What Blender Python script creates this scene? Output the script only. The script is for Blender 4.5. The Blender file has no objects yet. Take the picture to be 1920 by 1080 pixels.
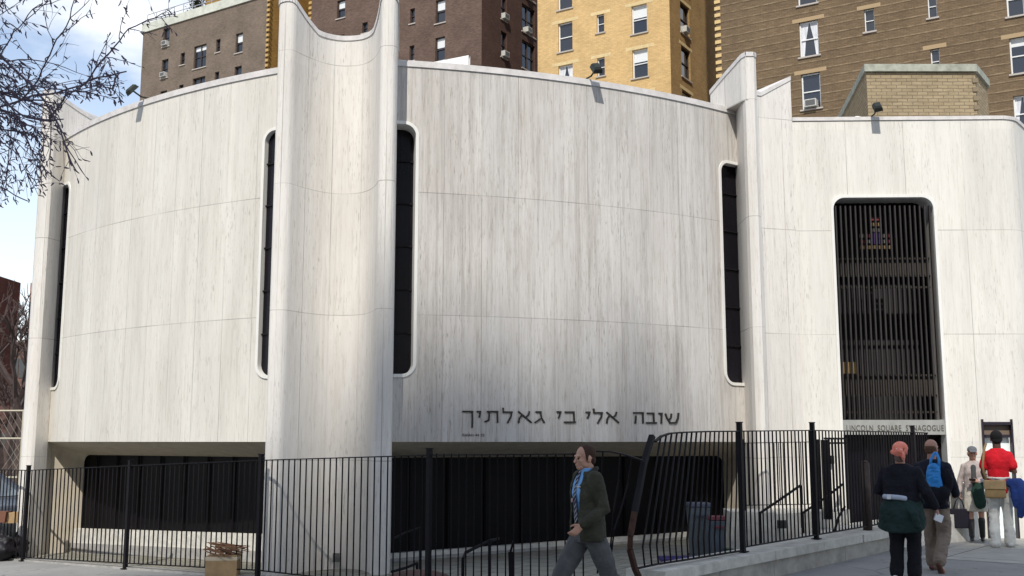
import bpy, math, random
import numpy as np
from mathutils import Vector, Matrix, noise as mnoise
R = math.radians
random.seed(7)
SC = bpy.context.scene
COL = SC.collection
# ------------------------------------------------------------------ camera
E_ = 1.75; TH = R(8.17); F = 2000.0
cd = bpy.data.cameras.new("camera"); cam = bpy.data.objects.new("camera", cd); COL.objects.link(cam)
cam.location = (0, 0, E_); cam.rotation_euler = (R(90) + TH, 0, 0)
cd.sensor_width = 36; cd.lens = F / 1920 * 36; cd.clip_start = .1; cd.clip_end = 3000
SC.camera = cam
# ------------------------------------------------------------------ sky + sun
SUN_EL, SUN_AZ = 46.0, 8.0          # azimuth: degrees to the left of straight behind the camera
w = bpy.data.worlds.new("World"); SC.world = w; w.use_nodes = True
nt = w.node_tree; nt.nodes.clear()
def wn(t, **k):
    n = nt.nodes.new(t)
    for a, b in k.items(): setattr(n, a, b)
    return n
sky = wn('ShaderNodeTexSky', sky_type='NISHITA', sun_disc=False, sun_elevation=R(SUN_EL), sun_rotation=R(180 + SUN_AZ), air_density=1.0, dust_density=.6, ozone_density=1.5)
tc = wn('ShaderNodeTexCoord'); mp = wn('ShaderNodeMapping'); mp.inputs['Scale'].default_value = (1, 1, 2.6); mp.inputs['Location'].default_value = (.7, .2, .35)
nz = wn('ShaderNodeTexNoise'); nz.inputs['Scale'].default_value = 2.6; nz.inputs['Detail'].default_value = 8; nz.inputs['Roughness'].default_value = .55
cr = wn('ShaderNodeValToRGB'); cr.color_ramp.elements[0].position = .47; cr.color_ramp.elements[1].position = .66
sx = wn('ShaderNodeSeparateXYZ'); mr = wn('ShaderNodeMapRange'); mr.inputs[1].default_value = .02; mr.inputs[2].default_value = .42; mr.inputs[3].default_value = .70; mr.inputs[4].default_value = .0
mx = wn('ShaderNodeMath', operation='MULTIPLY'); ad = wn('ShaderNodeMath', operation='MAXIMUM')
mix = wn('ShaderNodeMixRGB'); mix.inputs[2].default_value = (7.6, 7.6, 7.5, 1)
bg = wn('ShaderNodeBackground'); bg.inputs[1].default_value = .14; out = wn('ShaderNodeOutputWorld')
L = nt.links.new
L(tc.outputs['Generated'], mp.inputs[0]); L(mp.outputs[0], nz.inputs[0]); L(nz.outputs[0], cr.inputs[0])
L(tc.outputs['Generated'], sx.inputs[0]); L(sx.outputs[2], mr.inputs[0])
L(cr.outputs[0], mx.inputs[0]); mx.inputs[1].default_value = .85
L(mx.outputs[0], ad.inputs[0]); L(mr.outputs[0], ad.inputs[1])
L(sky.outputs[0], mix.inputs[1]); L(ad.outputs[0], mix.inputs[0]); L(mix.outputs[0], bg.inputs[0]); L(bg.outputs[0], out.inputs[0])
sd = bpy.data.lights.new("sun", 'SUN'); sd.energy = 3.3; sd.angle = R(.53); sd.color = (1, .955, .88)
sun = bpy.data.objects.new("sun", sd); COL.objects.link(sun)
sdir = Vector((-math.sin(R(SUN_AZ)) * math.cos(R(SUN_EL)), -math.cos(R(SUN_AZ)) * math.cos(R(SUN_EL)), math.sin(R(SUN_EL))))
sun.rotation_euler = sdir.to_track_quat('Z', 'Y').to_euler(); sun.location = (-20, -40, 60)
SC.view_settings.view_transform = 'Standard'; SC.view_settings.look = 'None'; SC.view_settings.exposure = 0.40; SC.view_settings.gamma = 1
SC.render.engine = 'CYCLES'; SC.cycles.max_bounces = 5; SC.cycles.transparent_max_bounces = 12; SC.cycles.use_denoising = True

# ------------------------------------------------------------------ helpers
def ray(px, py):
    x = (px - 960) / F; y = (540 - py) / F
    return Vector((x, math.cos(TH) - y * math.sin(TH), math.sin(TH) + y * math.cos(TH)))
CAM = Vector((0, 0, E_))
def atY(px, py, Y): d = ray(px, py); return CAM + d * (Y / d.y)
def atz(px, py, z): d = ray(px, py); return CAM + d * ((z - E_) / d.z)
def atplane(px, py, p, n):
    d = ray(px, py); p = Vector(p); n = Vector(n); return CAM + d * ((p - CAM).dot(n) / d.dot(n))
def tag(o, label=None, cat=None, group=None, kind=None):
    if label: o['label'] = label
    if cat: o['category'] = cat
    if group: o['group'] = group
    if kind: o['kind'] = kind
    return o
def empty(name, loc=(0, 0, 0), rz=0, label=None, cat=None, group=None):
    o = bpy.data.objects.new(name, None); COL.objects.link(o); o.location = loc; o.rotation_euler = (0, 0, rz); o.empty_display_size = .2
    return tag(o, label, cat, group)
class MB:
    def __init__(s): s.v = []; s.f = []; s.uv = []
    def add(s, vs, fs, uvs=None):
        b = len(s.v); s.v += [tuple(x) for x in vs]
        for i, f in enumerate(fs):
            s.f.append(tuple(b + k for k in f))
            s.uv.append(uvs[i] if uvs else None)
        return s
    def quad(s, a, b, c, d, uv=None): return s.add([a, b, c, d], [(0, 1, 2, 3)], [uv] if uv else None)
    def box(s, c, sz, rz=0, M=None):
        x, y, z = [k / 2 for k in sz]; vs = []
        m = Matrix.Rotation(rz, 3, 'Z') if M is None else M
        for sx_ in (-x, x):
            for sy_ in (-y, y):
                for sz_ in (-z, z): vs.append(Vector(c) + m @ Vector((sx_, sy_, sz_)))
        return s.add(vs, [(0, 1, 3, 2), (4, 6, 7, 5), (0, 4, 5, 1), (2, 3, 7, 6), (0, 2, 6, 4), (1, 5, 7, 3)])
    def bar(s, a, b, w_, h_=None, up=(0, 0, 1)):
        a = Vector(a); b = Vector(b); d = b - a; l = d.length
        if l < 1e-6: return s
        h_ = h_ or w_; z = d.normalized(); u = Vector(up)
        if abs(z.dot(u)) > .98: u = Vector((0, 1, 0))
        x = z.cross(u).normalized(); y = x.cross(z)
        M = Matrix((x, y, z)).transposed()
        return s.box((a + b) / 2, (w_, h_, l), M=M)
    def tube(s, pts, rad, n=8, cap=True, flat=None, k=1.0):
        pts = [Vector(p) for p in pts]; m = len(pts)
        if not isinstance(rad, (list, tuple)): rad = [rad] * m
        P = []; RR = []
        if cap == 'round':
            d0 = (pts[0] - pts[1]).normalized(); d1 = (pts[-1] - pts[-2]).normalized()
            for a in (90, 60, 30):
                P.append(pts[0] + d0 * rad[0] * math.sin(R(a))); RR.append(max(rad[0] * math.cos(R(a)), 1e-4))
            P += pts; RR += list(rad)
            for a in (30, 60, 90):
                P.append(pts[-1] + d1 * rad[-1] * math.sin(R(a))); RR.append(max(rad[-1] * math.cos(R(a)), 1e-4))
        else: P = pts; RR = list(rad)
        m = len(P); vs = []; fs = []
        ref = None
        for i in range(m):
            t = (P[min(i + 1, m - 1)] - P[max(i - 1, 0)]).normalized()
            if ref is None:
                ref = Vector((1, 0, 0)) if abs(t.x) < .8 else Vector((0, 1, 0))
            x = (ref - t * ref.dot(t)).normalized(); ref = x; y = t.cross(x)
            for j in range(n):
                a = 2 * math.pi * j / n
                o = x * math.cos(a) * RR[i] + y * math.sin(a) * RR[i]
                if flat is not None:
                    fv = Vector(flat).normalized(); o += fv * (o.dot(fv) * (k - 1))
                vs.append(P[i] + o)
        for i in range(m - 1):
            for j in range(n):
                fs.append((i * n + j, i * n + (j + 1) % n, (i + 1) * n + (j + 1) % n, (i + 1) * n + j))
        if cap: fs.append(tuple(range(n - 1, -1, -1))); fs.append(tuple((m - 1) * n + j for j in range(n)))
        return s.add(vs, fs)
    def ell(s, c, r, rz=0, n=14, m=9, M=None):
        vs = []; fs = []; mm = M or Matrix.Rotation(rz, 3, 'Z')
        for i in range(m + 1):
            a = math.pi * i / m
            for j in range(n):
                b = 2 * math.pi * j / n
                vs.append(Vector(c) + mm @ Vector((r[0] * math.sin(a) * math.cos(b), r[1] * math.sin(a) * math.sin(b), -r[2] * math.cos(a))))
        for i in range(m):
            for j in range(n): fs.append((i * n + j, i * n + (j + 1) % n, (i + 1) * n + (j + 1) % n, (i + 1) * n + j))
        return s.add(vs, fs)
    def prism(s, pts, z0, z1):
        n = len(pts); z0 = z0 if isinstance(z0, (list, tuple)) else [z0] * n; z1 = z1 if isinstance(z1, (list, tuple)) else [z1] * n
        u = 0
        for i in range(n):
            j = (i + 1) % n; a, b = pts[i], pts[j]; l = math.hypot(b[0] - a[0], b[1] - a[1])
            s.quad((a[0], a[1], z0[i]), (b[0], b[1], z0[j]), (b[0], b[1], z1[j]), (a[0], a[1], z1[i]), [(u, z0[i]), (u + l, z0[j]), (u + l, z1[j]), (u, z1[i])])
            u += l
        vs = [(p[0], p[1], z1[i]) for i, p in enumerate(pts)]; s.add(vs, [tuple(range(n))])
        vs = [(p[0], p[1], z0[i]) for i, p in enumerate(pts)]; s.add(vs, [tuple(range(n - 1, -1, -1))])
        return s
    def build(s, name, mat, parent=None, smooth=False, bevel=0, local=None):
        me = bpy.data.meshes.new(name); me.from_pydata(s.v, [], s.f)
        if any(u for u in s.uv):
            ul = me.uv_layers.new(name='UVMap'); k = 0
            for p, u in zip(me.polygons, s.uv):
                for q in range(p.loop_total):
                    ul.data[p.loop_start + q].uv = u[q] if u else (0, 0)
        me.validate(); me.update()
        return link(name, me, mat, parent, smooth, bevel)
def link(name, me, mat, parent=None, smooth=False, bevel=0):
    o = bpy.data.objects.new(name, me); COL.objects.link(o)
    if mat: me.materials.append(mat)
    if smooth:
        for p in me.polygons: p.use_smooth = True
    if bevel:
        b = o.modifiers.new('b', 'BEVEL'); b.width = bevel; b.segments = 2; b.limit_method = 'ANGLE'
    if parent: o.parent = parent
    return o
def remesh(mb, name, mat, parent, vox=.01, sm=4, fac=.5, warp=None):
    me = bpy.data.meshes.new(name); me.from_pydata(mb.v, [], mb.f); me.update()
    o = bpy.data.objects.new('tmp', me); COL.objects.link(o)
    m = o.modifiers.new('r', 'REMESH'); m.mode = 'VOXEL'; m.voxel_size = vox
    if sm: q = o.modifiers.new('s', 'SMOOTH'); q.factor = fac; q.iterations = sm
    bpy.context.view_layer.update()
    ev = o.evaluated_get(bpy.context.evaluated_depsgraph_get())
    nm = bpy.data.meshes.new_from_object(ev); nm.name = name; nm.materials.clear()
    bpy.data.objects.remove(o); bpy.data.meshes.remove(me)
    if warp:
        for v in nm.vertices: v.co = warp(v.co)
    return link(name, nm, mat, parent, True)
def dup(o, loc=None, rz=None, label=None, group=None, parent=None):
    c = o.copy(); COL.objects.link(c)
    if parent is not None: c.parent = parent
    if loc is not None: c.location = loc
    if rz is not None: c.rotation_euler = (0, 0, rz)
    if label: c['label'] = label
    if group: c['group'] = group
    for ch in list(o.children): dup(ch, parent=c)
    return c

# ------------------------------------------------------------------ materials
def mat(name, col, rough=.8, metal=0, noise=None, bump=0, spec=.3, cloth=0):
    m = bpy.data.materials.new(name); m.use_nodes = True; N = m.node_tree.nodes; K = m.node_tree.links.new
    b = N['Principled BSDF']; b.inputs['Base Color'].default_value = (*col, 1); b.inputs['Roughness'].default_value = rough; b.inputs['Metallic'].default_value = metal
    b.inputs['Specular IOR Level'].default_value = spec
    if noise:
        sc, amt = noise[0], noise[1]
        t = N.new('ShaderNodeTexCoord'); mp_ = N.new('ShaderNodeMapping'); n = N.new('ShaderNodeTexNoise'); n.inputs['Detail'].default_value = 6; n.inputs['Roughness'].default_value = .65
        mp_.inputs['Scale'].default_value = sc if isinstance(sc, tuple) else (sc, sc, sc); n.inputs['Scale'].default_value = 1
        K(t.outputs['Object'], mp_.inputs[0]); K(mp_.outputs[0], n.inputs[0])
        r = N.new('ShaderNodeValToRGB'); r.color_ramp.elements[0].position = .3; r.color_ramp.elements[1].position = .7
        r.color_ramp.elements[0].color = (*[max(0, c * (1 - amt)) for c in col], 1); r.color_ramp.elements[1].color = (*[min(1, c * (1 + amt)) for c in col], 1)
        K(n.outputs[0], r.inputs[0]); K(r.outputs[0], b.inputs['Base Color'])
        if bump:
            bp = N.new('ShaderNodeBump'); bp.inputs['Strength'].default_value = min(1, bump); bp.inputs['Distance'].default_value = .02; K(n.outputs[0], bp.inputs['Height']); K(bp.outputs[0], b.inputs['Normal'])
    return m
class NG:   # tiny node-graph helper
    def __init__(s, m): s.t = m.node_tree; s.N = s.t.nodes; s.K = s.t.links.new
    def n(s, ty, *ins, **kw):
        x = s.N.new(ty)
        for a, b in kw.items(): setattr(x, a, b)
        for i, v in enumerate(ins): s.set(x, i, v)
        return x
    def set(s, x, i, v):
        if v is None: return
        if hasattr(v, 'is_output') or hasattr(v, 'links'): s.K(v, x.inputs[i])
        else: x.inputs[i].default_value = v
    def math(s, op, a, b=None, c=None): return s.n('ShaderNodeMath', a, b, c, operation=op).outputs[0]
    def noise(s, vec, scale, detail=5, rough=.6):
        m = s.n('ShaderNodeMapping'); s.K(vec, m.inputs[0]); m.inputs['Scale'].default_value = scale if isinstance(scale, tuple) else (scale,) * 3
        x = s.n('ShaderNodeTexNoise'); s.K(m.outputs[0], x.inputs[0]); x.inputs['Scale'].default_value = 1; x.inputs['Detail'].default_value = detail; x.inputs['Roughness'].default_value = rough
        return x.outputs[0]
    def ramp(s, fac, stops):
        r = s.n('ShaderNodeValToRGB'); s.K(fac, r.inputs[0]); e = r.color_ramp.elements
        while len(e) < len(stops): e.new(.5)
        for k, (p, c) in enumerate(stops): e[k].position = p; e[k].color = (*c, 1) if isinstance(c, tuple) else (c, c, c, 1)
        return r.outputs[0]
    def mix(s, fac, a, b, mode='MIX'):
        x = s.n('ShaderNodeMixRGB', blend_type=mode)
        for i, v in enumerate((fac, a, b)):
            if isinstance(v, tuple): v = (*v, 1) if len(v) == 3 else v
            s.set(x, i, v)
        return x.outputs[0]
def travertine(name, joints=True, vstep=.58, base=(.70, .675, .62), dirt=1.0):
    m = bpy.data.materials.new(name); m.use_nodes = True; g = NG(m); b = g.N['Principled BSDF']; b.inputs['Roughness'].default_value = .72; b.inputs['Specular IOR Level'].default_value = .2
    ob = g.n('ShaderNodeTexCoord').outputs['Object']; uv = g.n('ShaderNodeTexCoord').outputs['UV']
    col = g.ramp(g.noise(ob, (2.2, 2.2, .22), 4), [(.3, tuple(c * .90 for c in base)), (.55, base), (.8, tuple(min(1, c * 1.07) for c in base))])
    sg = g.n('ShaderNodeSeparateXYZ', uv)
    cell = g.n('ShaderNodeCombineXYZ', g.math('FLOOR', g.math('DIVIDE', sg.outputs[0], vstep)), g.math('FLOOR', g.math('DIVIDE', g.math('SUBTRACT', sg.outputs[1], E_ - 1.83), 1.83)), 0.0)
    wnz = g.n('ShaderNodeTexWhiteNoise', cell.outputs[0], noise_dimensions='3D')
    if joints: col = g.mix(1.0, col, g.ramp(wnz.outputs[0], [(0.0, (.945, .94, .93)), (.5, (.98, .975, .968)), (1.0, (1.01, 1.0, .985))] if dirt < 1.2 else [(0.0, (.92, .91, .895)), (.5, (.975, .97, .96)), (1.0, (1.02, 1.0, .975))]), 'MULTIPLY')
    blot = g.ramp(g.noise(ob, (1.5, 1.5, .35), 6, .7), [(.38, (.88, .865, .85)), (.58, (1, 1, 1))]); col = g.mix(.7 * dirt, col, blot, 'MULTIPLY')
    # long vertical veins
    v1 = g.ramp(g.noise(ob, (17, 17, .5), 7, .8), [(.36, (.70, .68, .66) if dirt > 1.2 else (.84, .83, .81)), (.53, (1, 1, 1))])
    col = g.mix(.75 * min(dirt, 1.1), col, v1, 'MULTIPLY')
    v2 = g.ramp(g.noise(ob, (42, 42, 3.2), 5, .75), [(.34, (.66, .62, .56)), (.46, (1, 1, 1))])
    col = g.mix(.6 * dirt, col, v2, 'MULTIPLY')
    # pits
    pz = g.noise(ob, (60, 60, 6.5), 2, .5); msk = g.noise(ob, (3.2, 3.2, .5), 3)
    pit = g.math('MULTIPLY', g.ramp(pz, [(.32, 1.0), (.385, 0.0)]), g.ramp(msk, [(.42, 0.0), (.62, 1.0)]))
    col = g.mix(g.math('MULTIPLY', pit, min(.9, .75 * dirt)), col, (.30, .28, .25))
    # dirt runs under the top edge
    sep = g.n('ShaderNodeSeparateXYZ', ob)
    run = g.math('MULTIPLY', (dirt if dirt > 1.2 else dirt * .35), g.math('MULTIPLY', g.ramp(g.noise(ob, (9, 9, .25), 5, .7), [(.5, 0.0), (.68, 1.0)]), g.n('ShaderNodeMapRange', sep.outputs[2], E_ + 3.2, E_ + 5.7, 0.0, 1.0).outputs[0]))
    col = g.mix(g.math('MULTIPLY', run, .30 * dirt), col, (.36, .35, .33))
    if joints:
        su = g.n('ShaderNodeSeparateXYZ', uv)
        lines = None
        for zi in (E_ + 1.83, E_ + 3.66, E_ + 5.65, E_ - .27):
            d = g.math('ABSOLUTE', g.math('SUBTRACT', sep.outputs[2], zi)); l = g.math('LESS_THAN', d, .006)
            lines = l if lines is None else g.math('MAXIMUM', lines, l)
        md = g.ramp(g.noise(ob, (1.1, 1.1, .8), 3), [(.35, .25), (.6, 1.0)])
        lines = g.math('MULTIPLY', lines, md)
        fr = g.math('FRACT', g.math('DIVIDE', su.outputs[0], vstep))
        vl = g.math('LESS_THAN', fr, .010 / vstep)
        md2 = g.ramp(g.noise(ob, (1.7, 1.7, .35), 3), [(.42, .25), (.58, 1.0)])
        lines = g.math('MAXIMUM', lines, g.math('MULTIPLY', vl, md2))
        col = g.mix(g.math('MULTIPLY', lines, .62), col, (.17, .155, .14))
    g.K(col, b.inputs['Base Color'])
    bp = g.n('ShaderNodeBump'); bp.inputs['Strength'].default_value = .25; bp.inputs['Distance'].default_value = .01; g.K(g.noise(ob, (30, 30, 2), 4), bp.inputs['Height']); g.K(bp.outputs[0], b.inputs['Normal'])
    return m
def brick(name, c1, c2, mortar, bw=.21, bh=.07, rough_rows=0, var=.35, streak=0):
    m = bpy.data.materials.new(name); m.use_nodes = True; g = NG(m); b = g.N['Principled BSDF']; b.inputs['Roughness'].default_value = .9; b.inputs['Specular IOR Level'].default_value = .15
    uv = g.n('ShaderNodeTexCoord').outputs['UV']
    t = g.n('ShaderNodeTexBrick', uv); t.inputs['Color1'].default_value = (*c1, 1); t.inputs['Color2'].default_value = (*c2, 1); t.inputs['Mortar'].default_value = (*mortar, 1)
    t.inputs['Scale'].default_value = 1; t.inputs['Mortar Size'].default_value = bh * .11; t.inputs['Brick Width'].default_value = bw; t.inputs['Row Height'].default_value = bh; t.inputs['Bias'].default_value = -.1
    col = t.outputs[0]
    col = g.mix(.8, col, g.ramp(g.noise(uv, (.55, .55, 1), 5, .6), [(.3, 1 - var), (.7, 1.12)]), 'MULTIPLY')
    col = g.mix(.55, col, g.ramp(g.noise(uv, (3.2, 9, 1), 4, .8), [(.3, .62), (.6, 1.12)]), 'MULTIPLY')
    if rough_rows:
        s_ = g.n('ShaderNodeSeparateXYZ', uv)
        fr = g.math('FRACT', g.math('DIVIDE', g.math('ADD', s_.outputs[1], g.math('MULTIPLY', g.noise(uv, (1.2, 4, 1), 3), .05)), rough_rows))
        band = g.ramp(fr, [(0.0, 1.0), (.10, .9), (.16, 0.0), (1.0, 0.0)]); dark = g.ramp(fr, [(.0, 1.0), (.82, 1.0), (.92, .6)])  # dark line below each course paints the shadow under its ridge
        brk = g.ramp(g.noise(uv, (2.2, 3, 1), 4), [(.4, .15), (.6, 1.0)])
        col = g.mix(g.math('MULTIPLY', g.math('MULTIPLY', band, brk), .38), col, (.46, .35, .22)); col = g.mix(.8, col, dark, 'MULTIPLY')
    if streak:
        st = g.ramp(g.noise(uv, (1.1, .12, 1), 4), [(.35, 1 - streak), (.6, 1.0)]); col = g.mix(1.0, col, st, 'MULTIPLY')
    g.K(col, b.inputs['Base Color'])
    bp = g.n('ShaderNodeBump'); bp.inputs['Strength'].default_value = .5; bp.inputs['Distance'].default_value = .03; g.K(g.noise(uv, (5, 14, 1), 4), bp.inputs['Height']); g.K(bp.outputs[0], b.inputs['Normal'])
    return m
TRAV = travertine('travertine', dirt=.85)
TRAVR = travertine('travertine_weathered', True, .58, (.605, .585, .56), 1.3)
TRAVW = travertine('travertine_wing', True, 1.02, (.74, .72, .67), .7)
TRAVP = travertine('travertine_pylon', True, .47, (.72, .695, .655), .85)
COPE = mat('stone_coping', (.60, .575, .555), .8, noise=((6, 6, 6), .16))
STONE = mat('pale_stone', (.56, .54, .49), .85, noise=((9, 9, 9), .22), bump=.4)
STONED = mat('grey_stone_base', (.33, .32, .30), .9, noise=((7, 7, 7), .25), bump=.5)
BLACKM = mat('black_painted_iron', (.006, .005, .007), .6, spec=.18, noise=((14, 14, 14), .4))
RUST = mat('rusted_iron', (.045, .019, .012), .8, noise=((20, 20, 12), .5), bump=.4)
GLASSD = mat('dark_window_glass', (.008, .007, .010), .22, spec=.22, noise=((1, 1, .5), .5))
PANEL = mat('black_glazed_panel', (.005, .0045, .005), .5, spec=.12, noise=((1.5, 1.5, .6), .3))
SOFF = mat('soffit_stone', (.34, .29, .22), .85, noise=((5, 5, 5), .2))
CONC = mat('sidewalk_concrete', (.215, .215, .20), .9, noise=((1.7, 1.7, 1.7), .22), bump=.15)
# ------------------------------------------------------------------ ground
CORN = Vector((1.28, 11.08)); DL = Vector((-.79, .61)).normalized(); DR = Vector((.62, .78)).normalized()
def gz(x): return .13 + max(min(0, (x - 3) * .034), -.9)
def ground_mat():
    m = bpy.data.materials.new('pavement_asphalt'); m.use_nodes = True; g = NG(m); b = g.N['Principled BSDF']; b.inputs['Roughness'].default_value = .88
    ob = g.n('ShaderNodeTexCoord').outputs['Object']
    col = g.ramp(g.noise(ob, 1.1, 5), [(.3, (.24, .238, .228)), (.7, (.31, .305, .29))])
    col = g.mix(.5, col, g.ramp(g.noise(ob, 60, 3), [(.35, .7), (.6, 1.1)]), 'MULTIPLY')
    sp = g.ramp(g.noise(ob, 7, 2, .4), [(.74, 0.0), (.77, 1.0)]); col = g.mix(g.math('MULTIPLY', sp, .5), col, (.07, .07, .07))
    vo = g.n('ShaderNodeTexVoronoi', ob, feature='DISTANCE_TO_EDGE'); vo.inputs['Scale'].default_value = .55
    wob = g.math('ADD', vo.outputs[0], g.math('MULTIPLY', g.math('SUBTRACT', g.noise(ob, 6, 4), .5), .05)); crk = g.ramp(wob, [(.0, 1.0), (.012, 0.0)])
    col = g.mix(g.math('MULTIPLY', crk, .5), col, (.05, .05, .05))
    v2 = g.n('ShaderNodeTexVoronoi', ob); v2.inputs['Scale'].default_value = 3.1; gum = g.ramp(v2.outputs[0], [(.10, 1.0), (.13, 0.0)]); col = g.mix(g.math('MULTIPLY', gum, .45), col, (.06, .06, .06))
    g.K(col, b.inputs['Base Color']); return m
ASPH = ground_mat()
def sheet(name, poly_fn, m, lift, label=None):
    pass
gm = MB(); xs = [-600, -60, -30, -24] + [-20 + k for k in range(0, 24)] + [5, 12, 30, 100, 600]; ys = [-600, -60, -10, 0, 5, 10, 15, 20, 25, 30, 60, 200, 1200]
for i in range(len(xs) - 1):
    for j in range(len(ys) - 1):
        gm.quad((xs[i], ys[j], gz(xs[i])), (xs[i + 1], ys[j], gz(xs[i + 1])), (xs[i + 1], ys[j + 1], gz(xs[i + 1])), (xs[i], ys[j + 1], gz(xs[i])))
tag(gm.build('ground', ASPH), kind='structure')
def drape(name, pts, m, lift, n=14):
    # quad patch p0 p1 p2 p3 (xy) draped on the ground slope
    q = MB(); p = [Vector(a) for a in pts]
    g = lambda u, v: (p[0] * (1 - u) + p[1] * u) * (1 - v) + (p[3] * (1 - u) + p[2] * u) * v
    for i in range(n):
        for j in range(n):
            c = [g(i / n, j / n), g((i + 1) / n, j / n), g((i + 1) / n, (j + 1) / n), g(i / n, (j + 1) / n)]
            q.quad(*[(a.x, a.y, gz(a.x) + lift) for a in c], uv=[(a.x, a.y) for a in c])
    return tag(q.build(name, m), kind='structure')
def slabmat(name, c, bw, bh, mortar, rot):
    m = bpy.data.materials.new(name); m.use_nodes = True; g = NG(m); b = g.N['Principled BSDF']; b.inputs['Roughness'].default_value = .9
    uv = g.n('ShaderNodeTexCoord').outputs['UV']; mp_ = g.n('ShaderNodeMapping', uv); mp_.inputs['Rotation'].default_value = (0, 0, rot)
    t = g.n('ShaderNodeTexBrick', mp_.outputs[0]); t.offset = 0 if bw > 1 else .5
    t.inputs['Color1'].default_value = (*c, 1); t.inputs['Color2'].default_value = (*[k * .86 for k in c], 1); t.inputs['Mortar'].default_value = (*mortar, 1); t.inputs['Scale'].default_value = 1
    t.inputs['Mortar Size'].default_value = .012; t.inputs['Brick Width'].default_value = bw; t.inputs['Row Height'].default_value = bh
    col = g.mix(.7, t.outputs[0], g.ramp(g.noise(uv, 2.2, 6, .7), [(.3, .68), (.7, 1.15)]), 'MULTIPLY')
    g.K(col, b.inputs['Base Color']); return m
SIDE = slabmat('concrete_slabs', (.43, .42, .375), 1.6, 1.6, (.09, .09, .085), -math.atan2(DR.y, DR.x))
FLAG = slabmat('flagstones', (.30, .285, .23), .55, .38, (.12, .115, .10), -math.atan2(DL.y, DL.x))
a0 = atz(1795, 1050, .13); a1 = atz(1785, 1021, .13)
base = Vector((a0.x, a0.y)); nrm = Vector((DR.y, -DR.x))
q0 = CORN + DR * ((Vector((a1.x, a1.y)) - CORN).dot(DR)) 
drape('sidewalk', [base + nrm * -.55, base + nrm * 8, base + nrm * 8 + DR * 40, base + nrm * -.55 + DR * 40], SIDE, .004)
ci = CORN + (DL + DR) * .18
drape('courtyard', [ci, ci + DL * 14, ci + DL * 14 + DR * 12, ci + DR * 9], FLAG, .006, 20)
# strip of pale concrete kerb under the left fence
kb = MB(); n = 30
for i in range(n):
    a = CORN + DL * (13 * i / n); b = CORN + DL * (13 * (i + 1) / n); o = DR * .22
    for p, q in ((a, b),):
        za, zb = gz(p.x) + .03, gz(q.x) + .03
        kb.quad((p.x, p.y, za), (q.x, q.y, zb), (q.x + o.x, q.y + o.y, zb), (p.x + o.x, p.y + o.y, za))
        kb.quad((p.x, p.y, za - .05), (q.x, q.y, zb - .05), (q.x, q.y, zb), (p.x, p.y, za))
tag(kb.build('kerb', STONED), kind='structure')

# ------------------------------------------------------------------ synagogue
syn = empty('synagogue', (0, 16, 0), 0, 'white travertine building with curved bays, tall fins and dark slot windows behind the iron fence', 'synagogue')
def P(mb, name, m, parent=syn, smooth=False, bevel=0):
    o = mb.build(name, m, parent, smooth, bevel)
    return o
# children keep world coordinates: shift parent inverse
def fixparent(root):
    for o in COL.objects:
        if o.parent == root: o.matrix_parent_inverse = Matrix.Translation(-Vector(root.location)) 
class Bay:
    def __init__(s, cx, cy, r): s.c = Vector((cx, cy)); s.r = r
    def p(s, a, z, d=0):     # a angle (rad), d inward
        return Vector((s.c.x + (s.r - d) * math.sin(a), s.c.y - (s.r - d) * math.cos(a), z))
    def hit(s, px, py, d=0):
        D = ray(px, py); o = CAM; dx, dy = D.x, D.y; ox, oy = o.x - s.c.x, o.y - s.c.y
        A = dx * dx + dy * dy; B = 2 * (ox * dx + oy * dy); C = ox * ox + oy * oy - (s.r - d) ** 2
        t = (-B - math.sqrt(B * B - 4 * A * C)) / (2 * A); q = o + D * t
        return math.atan2(q.x - s.c.x, -(q.y - s.c.y)), q.z
ZT = E_ + 5.61; ZB = E_ - .01; SL0, SL1 = E_ + .96, E_ + 4.69
def slot_z(dist, rc=.17):
    # dist from the rounded side edge of slot into the slot
    if dist <= 0: return None
    k = rc - math.sqrt(max(0, rc * rc - (rc - min(dist, rc)) ** 2))
    return SL0 + k, SL1 - k
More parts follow.
